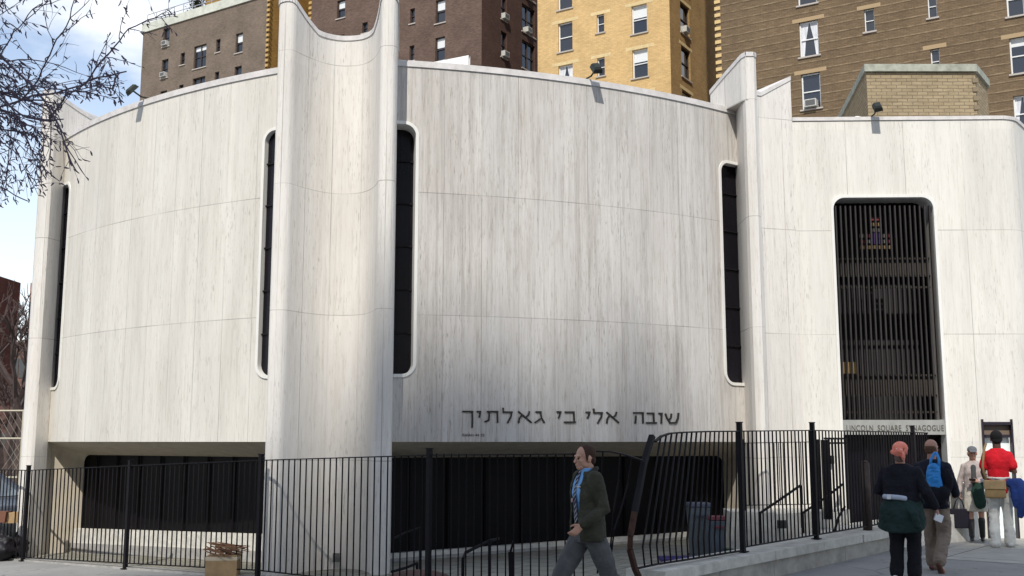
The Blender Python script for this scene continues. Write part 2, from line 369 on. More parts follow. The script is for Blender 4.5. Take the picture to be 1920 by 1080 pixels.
def bay_wall(bay, a0, a1, sl, sr, name, gd=(.3, .3), mt=None):
    # sl: angle of right edge of left slot, sr: angle of left edge of right slot
    A = set(np.linspace(a0, a1, 60)); rr = .17 / bay.r
    for e, sg in ((sl, -1), (sr, 1)):
        for k in range(0, 9): A.add(e + sg * rr * (1 - math.cos(math.pi / 2 * k / 8)))
    A = sorted(A); mb = MB(); T = .38
    def zz(a):
        if a < sl: return slot_z((sl - a) * bay.r)
        if a > sr: return slot_z((a - sr) * bay.r)
        return None
    for a, b in zip(A[:-1], A[1:]):
        m_ = (a + b) / 2; za, zb = zz(a), zz(b)
        if zz(m_) is None: segs = [((ZB, ZT), (ZB, ZT))]
        else:
            mid = (SL0 + SL1) / 2
            za = za or (SL0 + .17, SL1 - .17); zb = zb or (SL0 + .17, SL1 - .17)
            segs = [((ZB, za[0]), (ZB, zb[0])), ((za[1], ZT), (zb[1], ZT))]
        for (l0, l1), (r0, r1) in segs:
            for d in (0, T):
                q = [bay.p(a, l0, d), bay.p(b, r0, d), bay.p(b, r1, d), bay.p(a, l1, d)]
                u = [(a * bay.r, l0), (b * bay.r, r0), (b * bay.r, r1), (a * bay.r, l1)]
                mb.quad(*(q if d == 0 else q[::-1]), uv=u if d == 0 else u[::-1])
        mb.quad(bay.p(a, ZB), bay.p(b, ZB), bay.p(b, ZB, T), bay.p(a, ZB, T), [(a * bay.r, ZB)] * 4)
    P(mb, name, mt or TRAV)
    # coping
    cp = MB()
    for a, b in zip(A[:-1], A[1:]):
        f = lambda an, z, d: bay.p(an, z, d)
        z0, z1 = ZT - .02, ZT + .075
        cp.quad(f(a, z0, -.02), f(b, z0, -.02), f(b, z1, -.02), f(a, z1, -.02)); cp.quad(f(a, z1, -.02), f(b, z1, -.02), f(b, z1, T + .03), f(a, z1, T + .03))
        cp.quad(f(a, z0, T + .03), f(a, z1, T + .03), f(b, z1, T + .03), f(b, z0, T + .03)); cp.quad(f(a, z0, -.02), f(a, z0, T + .03), f(b, z0, T + .03), f(b, z0, -.02))
    P(cp, 'coping', COPE)
    # slots: reveal, raised frame, glass
    for e, sg, far in ((sl, -1, a0), (sr, 1, a1)):
        win = None
        L_ = abs(far - e) * bay.r
        path = []  # (dist into slot, z)
        path.append((L_, SL1))
        rc = .17
        for k in range(9): t = math.pi / 2 * k / 8; path.append((rc - rc * math.sin(t), SL1 - rc + rc * math.cos(t)))
        for k in range(9): t = math.pi / 2 * k / 8; path.append((rc - rc * math.cos(t), SL0 + rc - rc * math.sin(t)))
        path.append((L_, SL0))
        pt = lambda ds, z, d: bay.p(e + sg * ds / bay.r, z, d)
        rv = MB()
        for (s0, z0), (s1, z1) in zip(path[:-1], path[1:]):
            q = [pt(s0, z0, -.02), pt(s1, z1, -.02), pt(s1, z1, .34), pt(s0, z0, .34)]
            rv.quad(*q, uv=[(s0, z0)] * 4)
        # frame lip, .10 wide proud .045
        def off(i):
            s0, z0 = path[max(i - 1, 0)]; s1, z1 = path[min(i + 1, len(path) - 1)]
            tx, tz = s1 - s0, z1 - z0; l = math.hypot(tx, tz) or 1; nx, nz_ = tz / l, -tx / l
            # outward = away from the slot centre
            return -abs(nx) if 0 < i < len(path) - 1 else 0, (1 if path[i][1] > (SL0 + SL1) / 2 else -1) * abs(nz_)
        OW = .048
        outp = [(path[i][0] + off(i)[0] * OW, path[i][1] + off(i)[1] * OW) for i in range(len(path))]
        for i in range(len(path) - 1):
            a_, b_, c_, d_ = path[i], path[i + 1], outp[i + 1], outp[i]
            rv.quad(pt(*a_, -.02), pt(*b_, -.02), pt(*c_, -.02), pt(*d_, -.02), uv=[(0, a_[1])] * 4)
            rv.quad(pt(*d_, -.02), pt(*c_, -.02), pt(*c_, .01), pt(*d_, .01), uv=[(0, a_[1])] * 4)
        win = P(rv, 'window', travF)
        g_d = gd[0] if sg < 0 else gd[1]
        gl = MB(); aa = np.linspace(e - sg * .02 / bay.r, far + sg * (.75 if mt is not None and sg > 0 else .16) / bay.r, 6)
        for k in range(5): gl.quad(bay.p(aa[k], SL0 - .05, g_d), bay.p(aa[k + 1], SL0 - .05, g_d), bay.p(aa[k + 1], SL1 + .05, g_d), bay.p(aa[k], SL1 + .05, g_d))
        gl.build('pane', GLASSD, win)
        for zk in np.linspace(SL0 + .62, SL1 - .5, 5): ml = MB(); ml.bar(bay.p(e, zk, g_d - .015), bay.p(far + sg * .1 / bay.r, zk, g_d - .015), .03, .02); ml.build('glazing_bar', BRZ, win)
BRZ = mat('bronze_bar', (.012, .010, .013), .6, spec=.15)
travF = travertine('travertine_frame', False, 1, (.76, .75, .71), .4)
BL = Bay(2.247, 28.315, 13.853); BR = Bay(-3.897, 28.064, 12.828)
aL0 = math.asin((-8.42 - 2.247) / 13.853) - .035; aL1 = math.asin((-3.2 - 2.247) / 13.853)
aR0 = math.asin((-1.8 + 3.897) / 12.828); aR1 = math.asin((3.93 + 3.897) / 12.828)
bay_wall(BL, aL0, aL1, BL.hit(126, 450)[0], BL.hit(492, 450)[0], 'bay_wall', (.08, .07))
bay_wall(BR, aR0, aR1, BR.hit(777, 470)[0], BR.hit(1353, 400)[0], 'bay_wall', (.3, .12), TRAVR)
# pylons
def prof():
    o = [(-.62, -1.3), (-.91, -.12), (-.885, -.03), (-.80, .0), (-.70, -.0), (-.645, -.04), (-.61, -.13), (-.55, -.28), (-.46, -.45), (-.36, -.60), (-.24, -.71), (-.12, -.76)]
    r = [(-a * (.968 if a < -.8 else 1), b) for a, b in o[::-1]]
    return o + [(0, -.77)] + r
def ptop(b): return E_ + (6.08 if b < -.5 else 6.08 + .34 * (b + .5) / .5)
def pylon(O, n, outl, tops, name='pylon'):
    t = Vector((-n[1], n[0])); O = Vector(O); n = Vector(n)
    pts = [O + t * a + n * b for a, b in outl]
    mb = MB(); k = len(pts); z0 = -1.0
    # refine with a rounded profile
    return pts
def extr(pts, tops, name, m=TRAVP, cope=True, z0=-1.2):
    mb = MB(); n = len(pts); mb.prism([tuple(p) for p in pts], z0, tops); o = P(mb, name, m)
    for p in o.data.polygons: p.use_smooth = False
    if cope:
        cx = sum(p[0] for p in pts) / n; cy = sum(p[1] for p in pts) / n; c = MB()
        # proud coping band along the rim
        for i in range(n):
            j = (i + 1) % n; a, b = Vector(pts[i]), Vector(pts[j]); d = (b - a)
            if d.length < 1e-4: continue
            nn = Vector((d.y, -d.x)).normalized() * .015
            c.quad((*(a + nn), tops[i] - .03), (*(b + nn), tops[j] - .03), (*(b + nn), tops[j] + .045), (*(a + nn), tops[i] + .045))
            c.quad((*(a), tops[i] - .03), (*(b), tops[j] - .03), (*(b + nn), tops[j] - .03), (*(a + nn), tops[i] - .03))
        c.add([(p[0], p[1], tops[i] + .045) for i, p in enumerate(pts)], [tuple(range(n))]); P(c, 'coping', COPE, o)
    return o
def smooth_prof(o, it=2):
    for _ in range(it):
        q = [o[0]]
        for a, b in zip(o[:-1], o[1:]):
            a, b = Vector(a), Vector(b); q += [tuple(a * .75 + b * .25), tuple(a * .25 + b * .75)]
        q.append(o[-1]); o = q
    return o
n1 = Vector((-.112, -.994)).normalized(); t1 = Vector((-n1.y, n1.x)); O1 = Vector((-2.545, 14.82))
o1 = smooth_prof(prof(), 1); pts = [O1 + t1 * a + n1 * b for a, b in o1]; extr(pts, [ptop(b) for a, b in o1], 'pylon')
# right pylon (seen edge on), flush right fin
rlow = [(3.86, 19.2), (3.875, 18.0), (3.875, 17.3), (3.90, 17.19), (3.96, 17.15), (4.04, 17.15), (4.10, 17.22), (4.12, 17.5), (4.10, 17.85), (4.2, 18.08), (4.4, 18.2), (4.98, 18.36), (5.0, 18.9)]
rl = MB(); rl.prism(rlow, -1.2, E_ + 5.64); P(rl, 'pylon', TRAVP)
rp = [(3.50, 18.17, 6.09), (3.68, 17.70, 6.255), (3.865, 17.24, 6.41), (3.92, 17.16, 6.42), (4.05, 17.16, 6.42), (4.10, 17.22, 6.42), (4.12, 17.55, 6.3), (4.10, 17.88, 6.12), (4.2, 18.08, 6.07), (4.4, 18.2, 6.07), (4.98, 18.36, 6.42), (5.0, 18.9, 6.42), (3.95, 18.7, 6.05)]
def extr2(pts, tops, z0):
    mb = MB(); mb.prism([tuple(p) for p in pts], z0, tops); return mb
lp = [(-7.35, 20.3, 6.05), (-8.2, 19.9, 6.1), (-8.5, 20.0, 6.1), (-8.70, 19.35, 6.42), (-8.74, 19.25, 6.42), (-8.73, 19.15, 6.42), (-8.66, 19.07, 6.42), (-8.56, 19.07, 6.42), (-8.48, 19.14, 6.4), (-8.18, 19.55, 6.18), (-7.92, 19.9, 6.06), (-7.3, 20.4, 6.06)]
extr([(a, b) for a, b, c in rp], [E_ + c for a, b, c in rp], 'pylon_top', z0=E_ + 5.64)
ll = [(-8.74, 19.36), (-8.71, 19.15), (-8.66, 19.08), (-8.60, 19.05), (-8.48, 19.05), (-8.44, 19.08), (-8.42, 19.15), (-8.35, 19.38), (-8.45, 20.4), (-9.2, 20.6)]
x = MB(); x.prism(ll, -1.2, E_ + 5.64); P(x, 'pylon', TRAVP)
lp = [(-8.78, 19.36, 6.42), (-8.76, 19.2, 6.42), (-8.69, 19.1, 6.42), (-8.6, 19.08, 6.42), (-8.52, 19.12, 6.41), (-8.2, 19.55, 6.2), (-7.95, 19.87, 6.06), (-7.5, 20.5, 6.0), (-8.4, 20.6, 6.0)]
extr([(a, b) for a, b, c in lp], [E_ + c for a, b, c in lp], 'pylon_top', z0=E_ + 5.64)
# recesses
def recess(bay, a_py, a_in, a_out, side, dl, gfun):
    zi = E_ - .25
    I0 = bay.p(a_py, 0, dl[0]); I1 = bay.p(a_in, 0, dl[1]); rc = .13; g = gfun - .1
    A = np.linspace(a_py, a_out - side * rc / bay.r, 24)
    outer = [bay.p(a, ZB, .0) for a in A]; d_in = (I1 - I0).normalized(); Li = (I1 - I0).length - .16
    inner = [Vector((*(I0 + d_in * (Li * k / 23)).xy, zi)) for k in range(24)]
    for k in range(1, 7):
        t = math.pi / 2 * k / 6
        inner.append(Vector((*(I1 + d_in * (-.16 + .16 * math.sin(t))).xy, zi - .16 + .16 * math.cos(t)))); outer.append(bay.p(a_out + side * (-rc + rc * math.sin(t)) / bay.r, ZB - rc + rc * math.cos(t), 0))
    inner.append(Vector((*inner[-1].xy, g))); outer.append(Vector((*outer[-1].xy, g)))
    mb = MB()
    for i in range(len(inner) - 1): mb.quad(outer[i], outer[i + 1], inner[i + 1], inner[i], uv=[(0, outer[i].z)] * 4)
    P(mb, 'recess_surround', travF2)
    # bit of bay face beside the opening, down to the ground
    fc = MB(); 
    for k in range(6, 0, -1):
        t0, t1 = math.pi / 2 * (k - 1) / 6, math.pi / 2 * k / 6
        a0_, a1_ = [a_out + side * (-rc + rc * math.sin(t)) / bay.r for t in (t0, t1)]; z0_, z1_ = [ZB - rc + rc * math.cos(t) for t in (t0, t1)]
        fc.quad(bay.p(a0_, z0_), bay.p(a1_, z1_), bay.p(a1_, ZB), bay.p(a0_, ZB))
    ae = a_out + side * (1.0 if side < 0 else .3) / bay.r
    fc.quad(bay.p(a_out, g), bay.p(ae, g), bay.p(ae, ZB), bay.p(a_out, ZB), [(a_out * bay.r, g), (ae * bay.r, g), (ae * bay.r, ZB), (a_out * bay.r, ZB)]); P(fc, 'bay_foot', TRAV)
    dk = MB(); Ia = I0 - d_in * 1.2; nrm_ = Vector((d_in.y, -d_in.x, 0)); nrm_ = nrm_ if nrm_.y < 0 else -nrm_
    off = -nrm_ * .03
    dk.quad(Vector((*(Ia + off).xy, g)), Vector((*(I1 + off + d_in * .05).xy, g)), Vector((*(I1 + off + d_in * .05).xy, zi + .06)), Vector((*(Ia + off).xy, zi + .06)))
    dw = P(dk, 'dark_glazing', PANEL)
    Ln = (I1 - Ia).length; k = .35
    while k < Ln - .1:
        mu = MB(); c = Ia + d_in * k; mu.bar(Vector((*c.xy, g)), Vector((*c.xy, zi)), .03, .03); mu.build('mullion', PANEL2, dw); k += .62
    return Ia, I1, d_in, nrm_
PANEL2 = mat('dark_mullion', (.006, .0055, .0055), .6, spec=.1)
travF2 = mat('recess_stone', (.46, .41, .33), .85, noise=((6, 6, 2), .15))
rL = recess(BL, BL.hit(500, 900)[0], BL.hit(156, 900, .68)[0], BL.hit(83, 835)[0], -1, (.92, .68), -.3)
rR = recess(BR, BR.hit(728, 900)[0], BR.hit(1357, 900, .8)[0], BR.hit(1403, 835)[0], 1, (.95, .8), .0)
# stone plinths in the recesses
def plinth(Ia, I1, d, n_, zt, zm, g):
    L0 = (I1 - Ia).length
    for (z0, z1, dep, m) in ((g, zm, .16, STONED), (zm, zt, .12, STONE)):
        mb = MB(); a = Ia; b = I1 + d * .02
        zz0, zz1 = (lambda p: gz(p.x) + z0 if z0 == g else gz(p.x) + z0), (lambda p: gz(p.x) + z1)
        A = [a, b, b + n_ * dep, a + n_ * dep]
        mb.prism([(p.x, p.y) for p in A], [gz(p.x) + z0 for p in A], [gz(p.x) + z1 for p in A]); P(mb, 'plinth', m, bevel=.01)
plinth(*rL, .42, .17, -.3)
plinth(*rR, .13, .06, -.3)
# back of building, roof
roof = MB(); zr = E_ + 5.2
outline = [BL.p(a, 0, .3).xy for a in np.linspace(aL0, aL1, 14)] + [BR.p(a, 0, .3).xy for a in np.linspace(aR0, aR1, 14)] + [Vector((5.0, 18.8)), Vector((8.8, 18.7)), Vector((13.5, 25)), Vector((8, 32)), Vector((-8, 32)), Vector((-10.2, 24))]
roof.add([(p.x, p.y, zr) for p in outline], [tuple(range(len(outline)))]); P(roof, 'flat_roof', mat('roof_membrane', (.3, .29, .28), .9, noise=(2, .2)))
bw_ = MB()
for a, b in (((13.5, 25), (8, 32)), ((8, 32), (-8, 32)), ((-8, 32), (-10.2, 24)), ((-10.2, 24), (-8.6, 20.2))):
    bw_.quad((*a, -1), (*b, -1), (*b, ZT), (*a, ZT), [(0, 0), (1, 0), (1, 1), (0, 1)])
P(bw_, 'rear_wall', travF)
# ---------------------------- wing with tall barred window
W0 = Vector((4.9, 18.43)); W1 = Vector((8.66, 18.32)); wd = (W1 - W0).normalized(); wn_ = Vector((wd.y, -wd.x))
def wp(s, z, d=0): q = W0 + wd * s - wn_ * d; return Vector((q.x, q.y, z))
WX0, WX1, WZ1 = 5.66 - 4.9, 7.40 - 4.9, E_ + 4.25
DX0, DX1, DZ1 = 8.00 - 4.9, 8.52 - 4.9, 2.07
WT = E_ + 5.66
mb = MB(); LW = (W1 - W0).length
def wq(s0, s1, z0, z1): mb.quad(wp(s0, z0), wp(s1, z0), wp(s1, z1), wp(s0, z1), [(s0, z0), (s1, z0), (s1, z1), (s0, z1)])
wq(-.02, WX0, -.5, WT); wq(WX1, DX0, -.5, WT); wq(DX0, DX1, DZ1, WT); wq(DX1, LW, -.5, WT)
rc = .2; A = [WX0 + rc - rc * math.cos(math.pi / 2 * k / 8) for k in range(9)] + [WX1 - rc + rc * math.sin(math.pi / 2 * k / 8) for k in range(9)]
def wtop(s):
    if s < WX0 + rc: return WZ1 - rc + math.sqrt(max(0, rc * rc - (WX0 + rc - s) ** 2))
    if s > WX1 - rc: return WZ1 - rc + math.sqrt(max(0, rc * rc - (s - WX1 + rc) ** 2))
    return WZ1
for a, b in zip(A[:-1], A[1:]):
    mb.quad(wp(a, wtop(a)), wp(b, wtop(b)), wp(b, WT), wp(a, WT), [(a, wtop(a)), (b, wtop(b)), (b, WT), (a, WT)])
# rounded right corner and street side
cor = [W1]; ang0 = math.atan2(wd.y, wd.x); ang1 = math.atan2(DR.y, DR.x); pcur = W1.copy()
for k in range(8):
    an = ang0 + (ang1 - ang0) * (k + .5) / 8; pcur = pcur + Vector((math.cos(an), math.sin(an))) * .055; cor.append(pcur.copy())
cor.append(pcur + DR * 6.5); u = LW
for a, b in zip(cor[:-1], cor[1:]):
    l = (b - a).length; mb.quad((*a, -.5), (*b, -.5), (*b, WT), (*a, WT), [(u, -.5), (u + l, -.5), (u + l, WT), (u, WT)]); u += l
P(mb, 'wing_wall', TRAVW)
mb = MB(); path = [W0 - wd * -.1] + cor
for a, b in zip(path[:-1], path[1:]):
    for z0, z1 in ((WT - .005, WT + .06),):
        d = (b - a).normalized(); nn = Vector((d.y, -d.x)) * .02; ii = -Vector((d.y, -d.x)) * .35
        mb.quad((*(a + nn), z0), (*(b + nn), z0), (*(b + nn), z1), (*(a + nn), z1)); mb.quad((*(a + nn), z1), (*(b + nn), z1), (*(b + ii), z1), (*(a + ii), z1)); mb.quad((*(b + ii), z0 - .4), (*(a + ii), z0 - .4), (*(a + ii), z1), (*(b + ii), z1))
        mb.quad((*(a), z0), (*(b), z0), (*(b + nn), z0), (*(a + nn), z0))
P(mb, 'coping', COPE)
WR = math.atan2(wd.y, wd.x)
# tall window: lip, reveal, interior, bars
win_p = [(WX0, -.3)] + [(s, wtop(s)) for s in A] + [(WX1, -.3)]
mb = MB()
cxw = (WX0 + WX1) / 2
for (s0, z0), (s1, z1) in zip(win_p[:-1], win_p[1:]):
    mb.quad(wp(s0, z0, -.02), wp(s1, z1, -.02), wp(s1, z1, .45), wp(s0, z0, .45), [(s0, z0)] * 4)
def offs(s, z): return (s + .05 * (1 if s > cxw else -1) * (1 if s < WX0 + .19 or s > WX1 - .19 else abs(s - cxw) / (cxw - WX0)), z + (.05 if z > 0 else 0))
for (s0, z0), (s1, z1) in zip(win_p[:-1], win_p[1:]):
    a, b = offs(s0, z0), offs(s1, z1)
    mb.quad(wp(s0, z0, -.02), wp(s1, z1, -.02), wp(*b, -.02), wp(*a, -.02), [(s0, z0)] * 4)
    mb.quad(wp(*a, -.02), wp(*b, -.02), wp(*b, .01), wp(*a, .01), [(s0, z0)] * 4)
tw = P(mb, 'window', travF)
mb = MB(); mb.quad(wp(WX0 - .1, .3, 1.3), wp(WX1 + .1, .3, 1.3), wp(WX1 + .1, 6.2, 1.3), wp(WX0 - .1, 6.2, 1.3))
mb.quad(wp(WX0 - .02, .3, .45), wp(WX0 - .1, .3, 1.3), wp(WX0 - .1, 6.2, 1.3), wp(WX0 - .02, 6.2, .45)); mb.quad(wp(WX1 + .02, .3, .45), wp(WX1 + .1, .3, 1.3), wp(WX1 + .1, 6.2, 1.3), wp(WX1 + .02, 6.2, .45))
mb.build('lobby_interior', mat('dark_lobby', (.02, .018, .02), .8), tw)
BARM = mat('bronze_fins', (.030, .025, .025), .6, noise=((3, 3, 1), .3))
mb = MB(); nb = 20
for k in range(nb):
    s = WX0 + .05 + (WX1 - WX0 - .1) * k / (nb - 1); mb.box(wp(s, (2.12 + 5.86) / 2, .055), (.024, .06, 5.86 - 2.12), WR)
mb.build('window_bars', BARM, tw)
BEAM = mat('beam_brown', (.040, .033, .026), .7, noise=(2, .4))
for za, zb, c in ((4.66, 4.95, 0), (2.55, 2.88, 0)):
    mb = MB(); mb.box(wp((WX0 + WX1) / 2, (za + zb) / 2, .42), (WX1 - WX0, .12, zb - za), WR); mb.box(wp((WX0 + WX1) / 2, zb + .01, .33), (WX1 - WX0, .05, .03), WR); mb.box(wp((WX0 + WX1) / 2, za - .01, .33), (WX1 - WX0, .05, .03), WR); mb.build('floor_beam', BEAM, tw)
for zk in (4.45, 2.25): mb = MB(); mb.box(wp((WX0 + WX1) / 2, zk, .36), (WX1 - WX0, .04, .03), WR); mb.build('ledge', BEAM, tw)

mb = MB(); mb.quad(wp(WX0, .3, .39), wp(WX1, .3, .39), wp(WX1, 6.0, .39), wp(WX0, 6.0, .39)); 
def glassmat(name, k=.16, tint=(.8, .85, .9)):
    m = bpy.data.materials.new(name); m.use_nodes = True; g = NG(m); g.N.remove(g.N['Principled BSDF']); o = g.N['Material Output']
    t = g.n('ShaderNodeBsdfTransparent', (*tint, 1)); gl = g.n('ShaderNodeBsdfGlossy', (1, 1, 1, 1), .03); fr = g.n('ShaderNodeFresnel', 1.45)
    mx_ = g.n('ShaderNodeMixShader', g.math('ADD', fr.outputs[0], k * .5), t.outputs[0], gl.outputs[0]); g.K(mx_.outputs[0], o.inputs[0]); return m
GLASS = glassmat('clear_glass', .05, (.55, .58, .62))
# coloured hanging behind bars and a box on the ledge
hg = MB(); rnd = random.Random(3)
cols = [mat('hanging_' + n_, c, .8) for n_, c in (('red', (.16, .03, .03)), ('purple', (.07, .04, .14)), ('ochre', (.28, .19, .08)), ('grey', (.16, .15, .14)))]
pat = ["..rr..", "..yy..", "..gg..", "grppgr", "rgppgr", "yyyyyy"]
sx0, sz0, cs = 6.23 - 4.9, 5.68, .098
for r_, row in enumerate(pat):
    for c_, ch in enumerate(row):
        if ch == '.': continue
        k = 'rpyg'.index(ch); hb = MB(); hb.box(wp(sx0 + c_ * cs, sz0 - r_ * cs * 1.05, .30 + .001 * k), (cs * .8, .02, cs * .62 if ch != 'p' else cs * 1.0), WR); hb.build('woven_square', cols[k], tw)
mb = MB(); mb.box(wp(WX0 + .18, E_ + 1.27, .34), (.36, .14, .2), WR); mb.build('ledge_box', cols[2], tw)
# lintel with the name, doors below
mb = MB(); mb.box(wp((WX0 + WX1) / 2, 1.985, .165), (WX1 - WX0 - .004, .3, .25), WR); lint = mb.build('name_lintel', mat('grey_lintel', (.30, .30, .285), .8, noise=(5, .12)), tw)
def text(txt, size, p, right, upv, m, parent, name='lettering', ext=.004, sx_=1.0):
    c = bpy.data.curves.new('t', 'FONT'); c.body = txt; c.size = size; c.extrude = ext; c.align_x = 'LEFT'; c.space_character = 1.12
    o = bpy.data.objects.new('t', c); COL.objects.link(o); bpy.context.view_layer.update()
    me = bpy.data.meshes.new_from_object(o.evaluated_get(bpy.context.evaluated_depsgraph_get())); bpy.data.objects.remove(o)
    right = Vector(right).normalized(); upv = Vector(upv).normalized(); nn = right.cross(upv)
    for v in me.vertices: v.co = Vector(p) + right * v.co.x * sx_ + upv * v.co.y + nn * v.co.z
    me.materials.clear(); me.name = name
    return link(name, me, m, parent)
LET = mat('dark_bronze_letters', (.030, .026, .02), .5); LETF = mat('faded_letters', (.10, .095, .08), .7)
uo = WX0 + .06
for wd_t in ("LINCOLN", "SQUARE", "SYNAGOGUE"):
    wo_ = text(wd_t, .14, wp(uo, 1.925, .009), (wd.x, wd.y, 0), (0, 0, 1), LETF, lint, sx_=.71)
    uo += max((v.co.xy - wp(uo, 0).xy).length for v in wo_.data.vertices) + .075
mb = MB(); mb.quad(wp(WX0, .3, .30), wp(WX1, .3, .30), wp(WX1, 1.88, .30), wp(WX0, 1.88, .30)); dr = mb.build('entrance_door', GLASSD, tw)
mb = MB()
for k in range(5): mb.box(wp(WX0 + .03 + (WX1 - WX0 - .06) * k / 4, 1.1, .27), (.06, .05, 1.55), WR)
mb.box(wp(cxw, 1.83, .27), (WX1 - WX0, .05, .07), WR); mb.build('door_frame', BLACKM, dr)
# side door
mb = MB(); m_ = .03
mb.box(wp(DX0 + m_ / 2, (DZ1) / 2 + .05, .02), (m_, .12, DZ1), WR); mb.box(wp(DX1 - m_ / 2, DZ1 / 2 + .05, .02), (m_, .12, DZ1), WR); mb.box(wp((DX0 + DX1) / 2, DZ1 - .02, .02), (DX1 - DX0, .12, .05), WR); mb.box(wp((DX0 + DX1) / 2, DZ1 - .235, .02), (DX1 - DX0 - .1, .1, .05), WR)
sd_ = mb.build('side_door', mat('dark_bronze', (.03, .025, .035), .4, .3)); sd_.parent = syn
mb = MB(); mb.quad(wp(DX0, DZ1 - .22, .05), wp(DX1, DZ1 - .22, .05), wp(DX1, DZ1, .05), wp(DX0, DZ1, .05)); mb.build('transom_panel', mat('brown_transom', (.16, .12, .09), .6), sd_)
mb = MB(); mb.quad(wp(DX0, 0, .06), wp(DX1, 0, .06), wp(DX1, DZ1 - .22, .06), wp(DX0, DZ1 - .22, .06)); mb.build('door_glass', mat('painted_reflection_glass', (.80, .86, .85), .2, spec=.6, noise=((3, 3, 9), .12)), sd_)  # white sky reflection painted into the glass colour
mb = MB(); mb.box(wp(DX0 + .38, 1.42, .045), (.09, .02, .12), WR); mb.build('notice', mat('blue_notice', (.03, .04, .25), .6), sd_)
# stone stub by the wing foot
mb = MB(); q = atY(1812, 925, 18.1); mb.box((q.x, 18.22, .45), (.36, .24, 1.2)); P(mb, 'stone_stub', STONED, bevel=.02)
# ---------------------------- inscription
S8 = 480 / 1525
def c8(x, y): return 820 + x * S8, 740 + y * S8
letters = [
 [[(150,100),(212,101)], [(207,100),(209,140),(207,196)]],
 [[(235,101),(259,101)], [(255,101),(253,118),(249,135)]],
 [[(296,101),(361,101)], [(357,101),(358,166)], [(309,104),(306,152),(283,161)]],
 [[(391,79),(392,103)], [(390,104),(446,104)], [(442,104),(438,128),(418,167)]],
 [[(482,100),(560,166)], [(547,100),(543,118),(527,135)], [(503,122),(487,142),(483,167)]],
 [[(586,103),(618,103)], [(614,103),(619,138),(636,167)], [(612,144),(580,166)]],
 [[(711,103),(736,103)], [(732,103),(729,118),(721,139)]],
 [[(759,104),(814,104)], [(811,104),(815,164)], [(755,164),(822,164)]],
 [[(884,105),(909,105)], [(905,105),(902,120),(893,140)]],
 [[(930,84),(932,107)], [(930,108),(983,108)], [(979,108),(975,132),(954,170)]],
 [[(1008,105),(1079,167)], [(1066,104),(1060,122),(1044,137)], [(1024,124),(1010,146),(1008,170)]],
 [[(1167,108),(1226,108)], [(1222,108),(1224,171)], [(1181,126),(1178,171)]],
 [[(1248,111),(1289,111)], [(1286,111),(1289,168)], [(1243,168),(1303,168)]],
 [[(1317,112),(1338,112)], [(1334,112),(1332,171)]],
 [[(1357,114),(1366,140),(1384,167)], [(1392,114),(1390,135),(1380,150)], [(1434,110),(1431,140),(1419,168)], [(1380,168),(1424,167)]],]
ins = empty('hebrew_inscription', (0, 0, 0)); ins.parent = syn
def bayp(x, y, d):
    a, z = BR.hit(*c8(x, y)); return BR.p(a, z, d)
for L3 in letters:
  mb = MB()
  for si, ((x0, y0), (x1, y1)) in enumerate([sg for st in L3 for sg in zip(st[:-1], st[1:])]):
    hz = abs(x1 - x0) > abs(y1 - y0) * 2; wdt = 5.0 if hz else 4.2; dd = -.018 - .0006 * si
    l = math.hypot(x1 - x0, y1 - y0); nx, ny = -(y1 - y0) / l * wdt, (x1 - x0) / l * wdt; ex, ey = (x1 - x0) / l * 1.5, (y1 - y0) / l * 1.5
    q = [(x0 - ex + nx, y0 - ey + ny), (x1 + ex + nx, y1 + ey + ny), (x1 + ex - nx, y1 + ey - ny), (x0 - ex - nx, y0 - ey - ny)]
    f4 = [bayp(*k, dd) for k in q]; bk = [bayp(*k, .01) for k in q]
    mb.add(f4 + bk, [(0, 1, 2, 3), (0, 4, 5, 1), (1, 5, 6, 2), (2, 6, 7, 3), (3, 7, 4, 0)])
  mb.build('letter', LET, ins)

a, z = BR.hit(866, 818); pp = BR.p(a, z, -.006); a2, z2 = BR.hit(918, 818); rr_ = BR.p(a2, z, -.006) - pp
uo = 0
for wd_t in ("ISAIAH", "44", "22"):
    wo_ = text(wd_t, .052, pp + rr_.normalized() * uo, rr_, (0, 0, 1), LET, syn, 'small_inscription', .002); uo += max((v.co.xy - (pp + rr_.normalized() * uo).xy).length for v in wo_.data.vertices) + .03
# ---------------------------- rooftop bulkhead
TAN = brick('tan_bulkhead_brick', (.36, .285, .18), (.30, .235, .145), (.19, .15, .10), .22, .075, var=.15)
bp_ = [(7.93, 24.2), (7.6, 22.0), (9.93, 22.0), (10.64, 23.0), (11.0, 26), (8.2, 26)]
mb = MB(); mb.prism(bp_[::1], zr - .1, 9.58); bk = P(mb, 'roof_bulkhead', TAN)
cen = Vector((9.2, 23.8)); mb = MB(); ov = [tuple(cen + (Vector(p) - cen) * 1.035) for p in bp_]; mb.prism(ov, 9.59, 9.75); mb.build('slab_roof', mat('grey_green_flashing', (.33, .34, .28), .7, noise=(6, .3)), bk)
mb = MB()
for k in range(14): mb.box((9.92, 22.0, 6.8 + k * .2), (.12, .05, .1))
mb.build('toothed_corner', mat('tooth_brick', (.22, .175, .115), .9), bk)
q = atY(1607, 224, 19.6); mb = MB(); mb.ell((q.x, 19.6, q.z - .03), (.12, .12, .09)); mb.tube([(q.x, 19.6, 6.5), (q.x, 19.6, q.z)], .09, 10); P(mb, 'roof_vent', mat('white_vent', (.8, .8, .78), .5), smooth=True)
